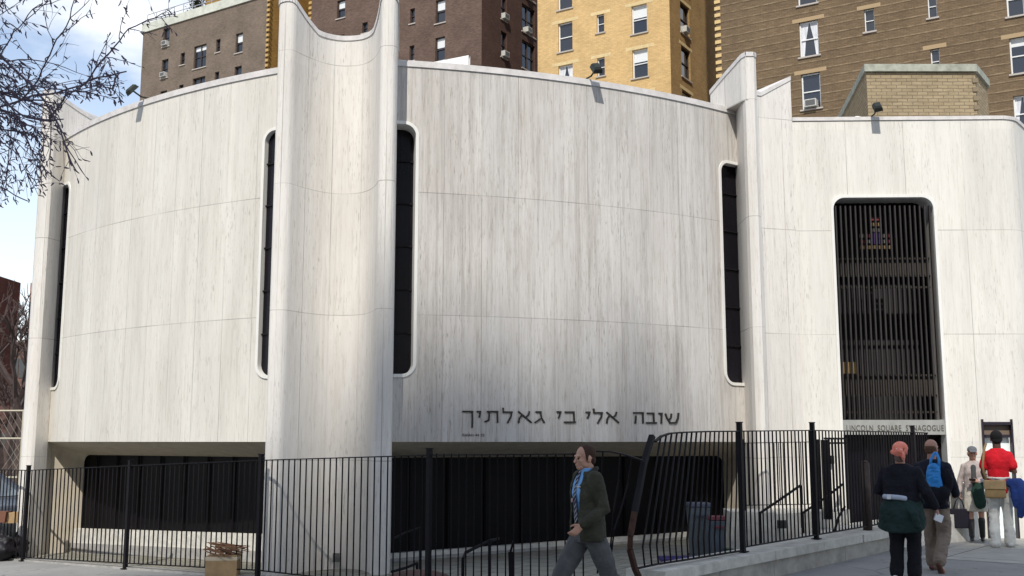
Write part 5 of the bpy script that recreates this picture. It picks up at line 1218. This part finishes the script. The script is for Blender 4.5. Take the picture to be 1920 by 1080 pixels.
# --- walking man, facing left
def walking_man():
    t = empty('person', (0, 0, 0), 0, 'man in olive jacket, blue shirt and striped tie walking left in front of the fence', 'person')
    C = V(0, .035, 1.595); hip = V(0, 0, .93); ch = V(0, .015, 1.27); nk = V(0, .01, 1.47)
    sh = {1: V(.185, -.01, 1.41), -1: V(-.185, .03, 1.41)}; el = {1: V(.235, -.13, 1.14), -1: V(-.235, -.035, 1.135)}; wr = {1: V(.20, -.07, .90), -1: V(-.185, .165, 1.0)}
    hp = {1: V(.085, .01, .90), -1: V(-.085, -.01, .90)}; kn = {1: V(.095, .245, .52), -1: V(-.10, -.17, .49)}; ak = {1: V(.09, .34, .11), -1: V(-.10, -.56, .26)}
    b = MB(); M = head(b, C, .05, -.03); b.tube([C + V(0, -.02, -.03), nk + V(0, -.01, -.04)], [.058, .062], 14, cap='round'); trunk_mesh(b, hip, ch, nk, -.015)
    for s in (-1, 1):
        limb(b, [sh[s], el[s], wr[s]], [.047, .036, .026]); limb(b, [hp[s], kn[s], ak[s]], [.085, .052, .036])
    hand(b, wr[-1], (.15, .75, -.75), (.9, .0, 0), -1, 1.0, .75); hand(b, wr[1], (0, .2, -1), (-.9, 0, 0), 1, 1, .6)
    foot(b, ak[1], (0, 1, 0), .95, .9, .25); foot(b, ak[-1], (0, .75, -.6), .95, .9, -.3)
    remesh(b, 'body', SK, t, .0065, 3, .4); eyes(C, M, t)
    h = MB(); h.ell(C + M @ V(0, -.022, .045), (.082, .092, .080), M=M, n=20, m=12); h.ell(C + M @ V(0, -.055, -.02), (.070, .052, .062), M=M)
    for s in (-1, 1): h.ell(C + M @ V(s * .072, .012, .012), (.010, .018, .04), M=M)
    o = remesh(h, 'hair', mat('short_brown_hair', (.045, .022, .014), .85, noise=(60, .4)), t, .007, 2)
    # keep the receding forehead free
    for v in o.data.vertices:
        l = M.transposed() @ (v.co - C)
        if l.y > .035 and l.z > -.03: v.co -= M @ V(0, (l.y - .035) * .9, (l.y - .035) * .35)
    x = MB(); trunk_mesh(x, hip + V(0, 0, .0), ch, nk + V(0, 0, -.0), .008); x.tube([nk + V(0, 0, -.05), nk + V(0, .008, .035)], [.080, .066], 18, cap=True); remesh(x, 'shirt', mat('blue_shirt', (.16, .36, .66), .8), t, .01, 3)
    # tie with diagonal stripes
    tm = bpy.data.materials.new('striped_tie'); tm.use_nodes = True; g = NG(tm); sp = g.n('ShaderNodeSeparateXYZ', g.n('ShaderNodeTexCoord').outputs['Object'])
    fr_ = g.math('FRACT', g.math('MULTIPLY', g.math('ADD', g.math('MULTIPLY', sp.outputs[0], 1.3), sp.outputs[2]), 22)); st_ = g.math('LESS_THAN', fr_, .26)
    g.K(g.mix(st_, (.012, .014, .045), (.36, .38, .38)), g.N['Principled BSDF'].inputs['Base Color'])
    x = MB(); pr_ = [(1.485, .022, .078), (1.455, .018, .092), (1.40, .024, .118), (1.25, .028, .150), (1.12, .033, .138), (1.03, .035, .134), (.99, .004, .130)]
    vs = []; fs = []
    for z, w_, y in pr_:
        vs += [V(-w_, y, z), V(0, y + .012, z), V(w_, y, z), V(0, y - .012, z)]
    for i in range(len(pr_) - 1):
        for j in range(4): fs.append((4 * i + j, 4 * i + (j + 1) % 4, 4 * i + 4 + (j + 1) % 4, 4 * i + 4 + j))
    x.add(vs, fs); x.build('tie', tm, t)
    # jacket: open shell + sleeves
    j = MB(); ZR = [(.84, .205, .160), (.92, .205, .155), (1.02, .195, .150), (1.12, .190, .145), (1.25, .200, .150), (1.36, .205, .135), (1.43, .165, .105), (1.475, .095, .085)]
    n = 40; o_a, th = [], .022
    def shell(R_, inset):
        rows_ = []
        for z, a, d in ZR:
            gap = R(20 + 12 * max(0, (z - 1.05) / .4)) if z > 1.0 else R(20 + (1.0 - z) * 60)
            rows_.append([V((a - inset) * math.cos(p), .01 + (d - inset) * math.sin(p), z) for p in [math.pi / 2 + gap + (2 * math.pi - 2 * gap) * k / n for k in range(n + 1)]])
        return rows_
    ro, ri = shell(0, 0), shell(0, th); m = len(ZR); vs = [p for r_ in ro for p in r_] + [p for r_ in ri for p in r_]; N1 = m * (n + 1); fs = []
    id_ = lambda k, i, q: k * N1 + i * (n + 1) + q
    for i in range(m - 1):
        for q in range(n): fs.append((id_(0, i, q), id_(0, i, q + 1), id_(0, i + 1, q + 1), id_(0, i + 1, q))); fs.append((id_(1, i, q), id_(1, i + 1, q), id_(1, i + 1, q + 1), id_(1, i, q + 1)))
        for q in (0, n): fs.append((id_(0, i, q), id_(0, i + 1, q), id_(1, i + 1, q), id_(1, i, q)))
    for q in range(n):
        for i in (0, m - 1): fs.append((id_(0, i, q), id_(1, i, q), id_(1, i, q + 1), id_(0, i, q + 1)))
    j.add(vs, fs)
    for s in (-1, 1):
        limb(j, [sh[s] + V(0, 0, -.005), sh[s].lerp(el[s], .5), el[s], el[s].lerp(wr[s], .6), wr[s] - (wr[s] - el[s]).normalized() * .015], [.078, .068, .060, .055, .047])
    # collar
    for s in (-1, 1): j.tube([V(s * .03, -.075, 1.50), V(s * .085, -.03, 1.50), V(s * .10, .055, 1.44), V(s * .085, .13, 1.33)], [.018, .022, .022, .014], 8, cap='round')
    OLV = mat('olive_green_cotton', (.042, .042, .028), .9, noise=(9, .35), bump=.9)
    remesh(j, 'jacket', OLV, t, .009, 2, .4, warp=wrinkle(.006, 34, 22, 1))
    x = MB(); x.ell((-.105, .158, 1.335), (.028, .008, .006), rz=.4); x.build('pocket_badge', mat('pale_tag', (.5, .5, .46), .6), t, True)
    x = MB(); x.ell((.0, .172, 1.21), (.016, .006, .022)); x.build('name_badge', mat('pinkish_tag', (.42, .25, .25), .6), t, True)
    x = MB(); trunk_mesh(x, hip + V(0, 0, -.02), V(0, 0, 1.05), V(0, 0, 1.06), .012, w_=(.165, .15, .13), d_=(.12, .11, .10))
    for s in (-1, 1): limb(x, [hp[s], hp[s].lerp(kn[s], .5), kn[s], kn[s].lerp(ak[s], .6), ak[s] + (kn[s] - ak[s]).normalized() * .02], [.105, .098, .082, .075, .078])
    remesh(x, 'trousers', mat('grey_wool_trousers', (.082, .084, .084), .9, noise=(8, .3), bump=.9), t, .01, 3, .5, warp=wrinkle(.006, 26, 20, 4))
    x = MB(); foot(x, ak[1], (0, 1, 0), 1.05, 1.0, .25); foot(x, ak[-1], (0, .75, -.6), 1.05, 1.0, -.3); remesh(x, 'shoes', mat('black_leather', (.015, .014, .013), .4, spec=.5), t, .008, 2)
    place(t, 1104, 1000, 10.1, R(90 + 24)); t.location.z = .0; return t
walking_man()

# --- generic back-view person
def person(label, spec):
    t = empty('person', (0, 0, 0), 0, label, 'person'); g = spec.get; H = g('H', 1.75); k = H / 1.75
    C = V(0, .02, 1.615) + V(*g('headoff', (0, 0, 0))); bw = g('bw', 1.0); hip = V(0, 0, .93); ch = V(0, 0, 1.27); nk = V(0, -.005, 1.47)
    S = .165 * g('sw', 1.0); sh = {s: V(s * S, 0, 1.365) for s in (-1, 1)}
    el = g('el', {1: V(.25, -.05, 1.12), -1: V(-.25, -.05, 1.12)}); wr = g('wr', {1: V(.25, .03, .87), -1: V(-.25, .03, .87)})
    hp = {s: V(s * .09 * bw ** .5, 0, .90) for s in (-1, 1)}; kn = g('kn', {1: V(.10, .04, .5), -1: V(-.10, 0, .5)}); ak = g('ak', {1: V(.10, 0, .09), -1: V(-.10, -.0, .09)})
    sk = g('skin', SK); W3 = (.165 * bw, .145 * bw, .165 * g('sw', 1.0)); D3 = (.12 * bw, .11 * bw, .12)
    b = MB(); M = head(b, C, g('yaw', 0), g('tilt', 0)); b.tube([C + V(0, -.02, -.03), nk + V(0, 0, -.04)], [.056, .06], 14, cap='round'); trunk_mesh(b, hip, ch, nk, -.012, w_=W3, d_=D3)
    hd = g('hd', {1: (0, .1, -1), -1: (0, .1, -1)})
    for s in (-1, 1):
        limb(b, [sh[s], el[s], wr[s]], [.046, .037, .026]); limb(b, [hp[s], kn[s], ak[s]], [.08, .052, .036]); hand(b, wr[s], hd[s], g('pn', {1: (-1, 0, 0), -1: (1, 0, 0)})[s], s, .95, g('curl', .5)); foot(b, ak[s], g('fd', {1: (0, 1, 0), -1: (0, 1, 0)})[s], .93, .9)
    body = remesh(b, 'body', sk, t, .0085, 3, .4); eyes(C, M, t)
    return t, dict(C=C, M=M, hip=hip, ch=ch, nk=nk, sh=sh, el=el, wr=wr, hp=hp, kn=kn, ak=ak, W=W3, D=D3, k=k)
def top(t, s, m, g_=.018, hem=.0, sleeve=1.0, name='sweater', rad=(.075, .062, .052), seed=1, extra=None, amp=.006):
    x = MB(); trunk_mesh(x, s['hip'] + V(0, 0, hem), s['ch'], s['nk'] + V(0, 0, -.0), g_, w_=s['W'], d_=s['D'])
    for q in (-1, 1):
        a, b_, c = s['sh'][q], s['el'][q], s['wr'][q]
        if sleeve >= 1: limb(x, [a, a.lerp(b_, .5), b_, b_.lerp(c, .92)], [rad[0], rad[0] * .92, rad[1], rad[2]])
        else: limb(x, [a, a.lerp(b_, sleeve)], [rad[0], rad[1]])
    if extra: extra(x)
    return remesh(x, name, m, t, .011, 3, .5, warp=wrinkle(amp, 28, 20, seed))
def legs(t, s, m, rad, name='trousers', low=.02, seed=3, wr_=.007):
    x = MB(); trunk_mesh(x, s['hip'] + V(0, 0, -.02), s['hip'] + V(0, 0, .1), s['hip'] + V(0, 0, .12), .012, w_=s['W'], d_=s['D'])
    for q in (-1, 1):
        a, b_, c = s['hp'][q], s['kn'][q], s['ak'][q]; e = c + (b_ - c).normalized() * low
        limb(x, [a, a.lerp(b_, .5), b_, b_.lerp(e, .5), e], rad)
    return remesh(x, name, m, t, .011, 3, .5, warp=wrinkle(wr_, 26, 22, seed))
def shoes(t, s, m, fd=None, name='shoes', r=1.05):
    x = MB(); fd = fd or {1: (0, 1, 0), -1: (0, 1, 0)}
    for q in (-1, 1): foot(x, s['ak'][q], fd[q], 1.02, r, fd[q][2])
    return remesh(x, name, m, t, .009, 2)
# woman in coral headscarf, seen from behind
aw = math.atan2(DR.y, DR.x) - math.pi / 2
t, s = person('woman in coral headscarf and black sweater, dark green jacket tied round her waist', dict(H=1.62, bw=1.22, sw=1.18, yaw=.35, el={1: V(.31, -.02, 1.12), -1: V(-.30, .0, 1.13)}, wr={1: V(.38, .10, .93), -1: V(-.20, .18, 1.05)}, kn={1: V(.10, .07, .5), -1: V(-.10, .04, .5)}, ak={1: V(.10, .02, .09), -1: V(-.10, -.04, .10)}, hd={1: (.15, .35, -.9), -1: (0, 1, 0)}, curl=.8, skin=SKR))
BK = mat('black_knit', (.010, .010, .016), .95, noise=(9, .4), bump=1)
top(t, s, BK, .028, .10, rad=(.074, .072, .056), seed=2, amp=.008)
legs(t, s, mat('black_trousers', (.008, .008, .011), .9, noise=(14, .3)), [.125, .115, .088, .085, .088], seed=5)
shoes(t, s, mat('white_trainers', (.62, .63, .64), .6))
x = MB(); C, M = s['C'], s['M']; x.ell(C + M @ V(0, -.02, .042), (.096, .112, .092), M=M, n=20, m=14); x.ell(C + M @ V(-.02, -.075, .0), (.080, .055, .062), M=M); x.ell(C + M @ V(-.085, -.05, -.005), (.035, .045, .03), M=M); x.tube([C + M @ V(-.01, -.095, .05), C + M @ V(-.02, -.135, -.01), C + M @ V(-.03, -.13, -.05)], [.05, .045, .012], 10, cap='round'); x.tube([C + M @ V(.02, -.11, .0), C + M @ V(.03, -.13, -.07), C + M @ V(.035, -.12, -.115)], [.03, .024, .01], 8, cap='round')
CORAL = bpy.data.materials.new('coral_headscarf'); CORAL.use_nodes = True; g = NG(CORAL); vo = g.n('ShaderNodeTexVoronoi', g.n('ShaderNodeTexCoord').outputs['Object']); vo.inputs['Scale'].default_value = 24; g.K(g.ramp(vo.outputs[0], [(.12, (.88, .62, .55)), (.30, (.82, .24, .16))]), g.N['Principled BSDF'].inputs['Base Color']); g.N['Principled BSDF'].inputs['Roughness'].default_value = .85
remesh(x, 'headscarf', CORAL, t, .008, 2, warp=wrinkle(.006, 40, 30, 3))
x = MB(); x.add([C + M @ V(*p) for p in ((-.085, -.105, .035), (.055, -.128, .05), (.005, -.150, -.075), (-.075, -.085, .035), (.05, -.105, .05), (.0, -.125, -.07))], [(0, 1, 2), (3, 5, 4), (0, 3, 4, 1), (1, 4, 5, 2), (2, 5, 3, 0)]); x.build('scarf_flap', mat('coral_shadow_cloth', (.60, .13, .09), .9, noise=(30, .4)), t, bevel=.006)
x = MB(); x.ell(C + M @ V(-.01, -.06, -.075), (.070, .05, .06), M=M); remesh(x, 'hair', mat('greying_hair', (.16, .11, .09), .9, noise=(40, .4)), t, .008, 2)
# jacket tied round the waist, white band and badge
x = MB(); n = 26; ringz = [(1.03, .205, .155), (.99, .235, .18), (.90, .265, .21), (.78, .285, .225), (.68, .29, .225), (.66, .275, .21)]; vs = []; fs = []
for i, (z, a, b_) in enumerate(ringz):
    for j in range(n): p = 2 * math.pi * j / n; f_ = 1 + .035 * math.sin(p * 5 + i) * (i / 3); vs.append(V(a * f_ * math.cos(p), b_ * f_ * math.sin(p) - .02, z + (.05 * math.sin(p) if i > 2 else 0)))
for i in range(5):
    for j in range(n): fs.append((i * n + j, i * n + (j + 1) % n, (i + 1) * n + (j + 1) % n, (i + 1) * n + j))
fs += [tuple(range(n - 1, -1, -1)), tuple(5 * n + j for j in range(n))]; x.add(vs, fs)
x.tube([V(-.22, .05, 1.0), V(-.14, .19, .98), V(.0, .22, .97), V(.14, .19, .98), V(.22, .05, 1.0)], .035, 8, cap='round'); x.tube([V(.10, -.17, .97), V(.20, -.20, .86), V(.24, -.19, .72)], [.04, .05, .04], 8, cap='round')
remesh(x, 'tied_jacket', mat('dark_green_jacket', (.012, .030, .028), .85, noise=(6, .3), bump=.3), t, .011, 3, warp=wrinkle(.013, 20, 12, 2))
x = MB(); vs = []
x.tube([V(-.17, -.155, 1.055), V(-.08, -.185, 1.055), V(.03, -.188, 1.05), V(.10, -.175, 1.04)], .024, 8, cap='round', flat=(0, 0, 1), k=1.3); x.build('white_band', mat('pale_cloth', (.42, .47, .55), .8), t, True)
x = MB(); x.box((-.09, -.215, 1.055), (.05, .012, .055)); x.build('badge', mat('badge_white', (.7, .7, .72), .5), t)
k_ = s['k']; t.scale = (k_,) * 3; place(t, 1692, 950, 12.75, aw, .13)
def world(t, p): bpy.context.view_layer.update(); return t.matrix_world @ p
q = world(t, V(.40, .13, .80)); x = MB(); x.box((q.x, q.y, q.z), (.10, .02, .085), .3, M=Matrix.Rotation(.4, 3, 'Y') @ Matrix.Rotation(.2, 3, 'Z')); tag(x.build('folded_paper', mat('white_paper', (.7, .72, .75), .7)), 'folded white paper held in the right hand of the woman in the coral headscarf', 'paper')
# man in navy jacket with blue bag
t, s = person('balding man in a dark navy jacket, tan trousers and brown shoes walking away', dict(H=1.66, bw=1.0, sw=1.12, el={1: V(.27, -.04, 1.12), -1: V(-.26, .02, 1.12)}, wr={1: V(.24, .14, 1.0), -1: V(-.2, .2, 1.0)}, hd={1: (-.3, .9, -.2), -1: (.3, .9, -.2)}, kn={1: V(.09, .05, .49), -1: V(-.10, .10, .52)}, ak={1: V(.10, -.24, .15), -1: V(-.10, .12, .09)}, fd={1: (0, .8, -.45), -1: (0, 1, 0)}, yaw=-.25, skin=SKR))
NV = mat('navy_cloth', (.010, .012, .024), .9, noise=(8, .4), bump=1)
def skirt(x): x.tube([V(0, 0, 1.05), V(0, -.01, .95), V(0, -.02, .84)], [.185, .20, .205], 22, cap=True, flat=(0, 1, 0), k=.76)
top(t, s, NV, .028, -.03, rad=(.070, .066, .054), name='jacket', seed=6, extra=skirt)
legs(t, s, mat('tan_trousers', (.235, .185, .145), .9, noise=(8, .2), bump=1), [.11, .10, .085, .080, .085], seed=8, wr_=.012)
shoes(t, s, mat('brown_leather', (.12, .045, .030), .45, spec=.5), {1: (0, .8, -.45), -1: (0, 1, 0)})
C, M = s['C'], s['M']; x = MB(); x.ell(C + M @ V(0, -.035, -.0), (.079, .080, .060), M=M, n=18, m=12); x.ell(C + M @ V(0, -.06, -.03), (.066, .045, .05), M=M); remesh(x, 'hair', mat('brown_fringe_hair', (.11, .058, .035), .9, noise=(50, .35)), t, .008, 2)
t.scale = (s['k'],) * 3; place(t, 1752, 950, 13.75, aw, .13)
q = world(t, V(.09, -.22, 1.22)); bx = empty('shoulder_bag', q, aw, 'bright blue cloth bag slung on the back of the balding man', 'bag'); x = MB(); x.tube([V(0, 0, .12), V(-.01, -.01, .0), V(.0, -.02, -.16)], [.075, .095, .11], 14, cap='round', flat=(0, 1, 0), k=.45); BLU = mat('bright_blue_nylon', (.03, .24, .60), .5, noise=(9, .25)); remesh(x, 'bag_body', BLU, bx, .01, 2, warp=wrinkle(.014, 30, 30, 3))
x = MB(); x.tube([V(-.05, .0, .10), V(-.035, .02, .24), V(.0, .06, .32)], .018, 8, flat=(0, 1, 0), k=.5); x.tube([V(.06, .0, .10), V(.06, .02, .24), V(.02, .06, .32)], .018, 8, flat=(0, 1, 0), k=.5); x.build('strap', BLU, bx, True)
x = MB(); x.ell((0, -.0, -.2), (.17, .10, .15)); x.ell((.14, .04, -.02), (.06, .05, .15)); remesh(x, 'folded_coat', mat('black_coat', (.007, .007, .012), .9), bx, .012, 3, warp=wrinkle(.014, 24, 20, 7))
# man in red t-shirt
t, s = person('man in bright red T-shirt and loose white trousers walking away at the right', dict(H=1.80, bw=.82, sw=.94, el={1: V(.225, -.02, 1.11), -1: V(-.215, .02, 1.10)}, wr={1: V(.22, .16, 1.12), -1: V(-.2, .2, 1.02)}, hd={1: (-.5, .8, .2), -1: (.3, .9, -.1)}, kn={1: V(.10, .05, .5), -1: V(-.09, .03, .5)}, ak={1: V(.10, .08, .09), -1: V(-.10, -.06, .09)}, skin=SKD, yaw=.1))
top(t, s, mat('red_cotton', (.56, .008, .018), .85, noise=(8, .25), bump=1), .022, -.05, sleeve=.62, name='t_shirt', rad=(.066, .072, .06), seed=9)
legs(t, s, mat('white_trousers', (.60, .60, .56), .9, noise=(7, .15), bump=1), [.096, .090, .074, .072, .080], seed=10, low=-.02, wr_=.013)
shoes(t, s, mat('white_shoes', (.55, .55, .54), .5))
C, M = s['C'], s['M']; x = MB(); x.ell(C + M @ V(0, -.02, .035), (.088, .100, .092), M=M, n=18, m=12); x.ell(C + M @ V(0, -.06, -.03), (.070, .05, .055), M=M); remesh(x, 'hair', mat('black_hair', (.008, .007, .008), .95, noise=(70, .4)), t, .008, 2)
t.scale = (s['k'],) * 3; place(t, 1876, 950, 16.8, aw * .6, .13)
CANV = mat('tan_canvas', (.22, .15, .07), .85, noise=(9, .2)); rzt = aw * .6
q = world(t, V(-.06, -.17, .86)); bx = empty('messenger_bag', q, rzt, 'tan canvas messenger bag hanging at the back of the man in red', 'bag'); x = MB(); rbox(x, (0, 0), .30, .09, .28, .07, -.13, .13); x.build('bag_body', CANV, bx, bevel=.02); x = MB(); rbox(x, (0, -.012), .31, .085, .31, .085, .0, .14); x.build('flap', mat('tan_flap', (.27, .19, .10), .85, noise=(8, .2)), bx, bevel=.012)
x = MB(); x.tube([V(-.12, .0, .12), V(-.16, .01, .35), V(-.125, .06, .60), V(-.09, .12, .70)], .018, 8, flat=(0, 1, 0), k=.5); x.build('strap', CANV, bx, True)
q = world(t, V(.22, -.14, .84)); x = MB(); x.tube([V(-.08, .02, .12), V(.02, 0, .12), V(.10, .0, .0), V(.10, 0, -.18), V(.04, .0, -.36)], [.07, .10, .11, .10, .05], 14, cap='round', flat=(0, 1, 0), k=.6); x.tube([V(.0, .0, .05), V(.0, 0, -.2)], [.09, .06], 10, cap='round', flat=(0, 1, 0), k=.6)
o = remesh(x, 'draped_jacket', mat('royal_blue_jacket', (.012, .035, .16), .8, noise=(7, .3)), None, .012, 3, warp=wrinkle(.012, 18, 18, 5)); o.location = q; o.rotation_euler = (0, 0, rzt); tag(o, 'royal blue jacket hanging at the right hip of the man in red', 'jacket')
# woman in grey cap facing the viewer
rzc = R(180 - 22)
t, s = person('woman in a grey cap, beige jacket, skirt and black boots walking toward the viewer', dict(H=1.55, bw=.95, sw=.92, el={1: V(.23, -.03, 1.13), -1: V(-.22, -.02, 1.12)}, wr={1: V(.26, .05, .90), -1: V(-.07, .20, 1.10)}, hd={1: (.05, .15, -1), -1: (.8, .35, .2)}, kn={1: V(.09, .06, .5), -1: V(-.09, .03, .5)}, ak={1: V(.09, .10, .11), -1: V(-.09, -.04, .10)}, skin=SKR, yaw=.15, tilt=-.12, curl=.8))
BEI = mat('beige_jacket', (.34, .29, .27), .85, noise=(9, .25), bump=1); DK = mat('dark_top', (.05, .055, .055), .9)
top(t, s, BEI, .022, -.06, name='jacket', rad=(.062, .056, .046), seed=12)
x = MB(); x.tube([V(0, .138, 1.36), V(0, .150, 1.22), V(.0, .155, 1.10)], [.045, .04, .055], 12, cap='round', flat=(0, 1, 0), k=.35); x.build('dark_top', DK, t, True)
x = MB(); x.tube([V(0, 0, 1.0), V(0, .01, .85), V(0, .02, .55)], [.16, .185, .205], 22, flat=(0, 1, 0), k=.78); remesh(x, 'skirt', mat('pale_beige_skirt', (.45, .42, .36), .9, noise=(8, .12)), t, .012, 3, warp=wrinkle(.012, 12, 24, 2))
x = MB(); x.tube([V(-.07, .18, 1.06), V(-.05, .20, .92), V(-.08, .20, .70)], [.09, .115, .10], 14, cap='round', flat=(0, 1, 0), k=.45); remesh(x, 'draped_sweater', mat('dark_green_knit', (.012, .035, .025), .9), t, .012, 3, warp=wrinkle(.012, 22, 18, 1))
x = MB()
for q_ in (-1, 1): limb(x, [s['kn'][q_] + V(0, 0, -.10), s['ak'][q_]], [.062, .048]); foot(x, s['ak'][q_], (0, 1, 0), .98, 1.0)
remesh(x, 'boots', mat('black_boots', (.012, .011, .014), .45, spec=.5), t, .009, 2)
C, M = s['C'], s['M']; x = MB(); x.ell(C + M @ V(0, -.015, .055), (.086, .100, .070), M=M, n=18, m=12); x.add([C + M @ V(*p) for p in ((-.07, .06, .045), (.07, .06, .045), (.055, .165, .030), (-.055, .165, .030), (-.07, .06, .057), (.07, .06, .057), (.055, .165, .038), (-.055, .165, .038))], [(0, 3, 2, 1), (4, 5, 6, 7), (0, 1, 5, 4), (1, 2, 6, 5), (2, 3, 7, 6), (3, 0, 4, 7)]); remesh(x, 'cap', mat('grey_cap', (.10, .11, .12), .85), t, .008, 1)
x = MB(); x.ell(C + M @ V(0, -.04, -.02), (.086, .075, .075), M=M, n=18, m=12); remesh(x, 'hair', mat('dark_brown_hair', (.02, .013, .012), .9), t, .008, 2)
t.scale = (s['k'],) * 3; place(t, 1829, 950, 17.7, rzc, .13)
q = world(t, V(.28, .10, .78)); bx = empty('tote_bag', q, rzc + .3, 'black tote bag carried low by the woman in the grey cap', 'bag'); x = MB(); rbox(x, (0, 0), .27, .10, .31, .10, -.47, -.16); x.build('bag_body', mat('black_tote', (.010, .008, .016), .8), bx, bevel=.015); x = MB(); x.tube([V(-.09, 0, -.17), V(-.05, 0, -.04), V(0, 0, .02), V(.05, 0, -.04), V(.09, 0, -.17)], .010, 8); x.build('handles', mat('black_strap', (.01, .01, .015), .7), bx, True)
q = world(t, V(.03, .28, 1.135)); x = MB(); x.box((q.x, q.y, q.z), (.10, .05, .035), rzc); x.tube([(q.x, q.y - .03, q.z), (q.x, q.y - .05, q.z)], .014, 10); tag(x.build('small_camera', BLACKM, bevel=.006), 'small black camera held by the woman in the grey cap', 'camera')
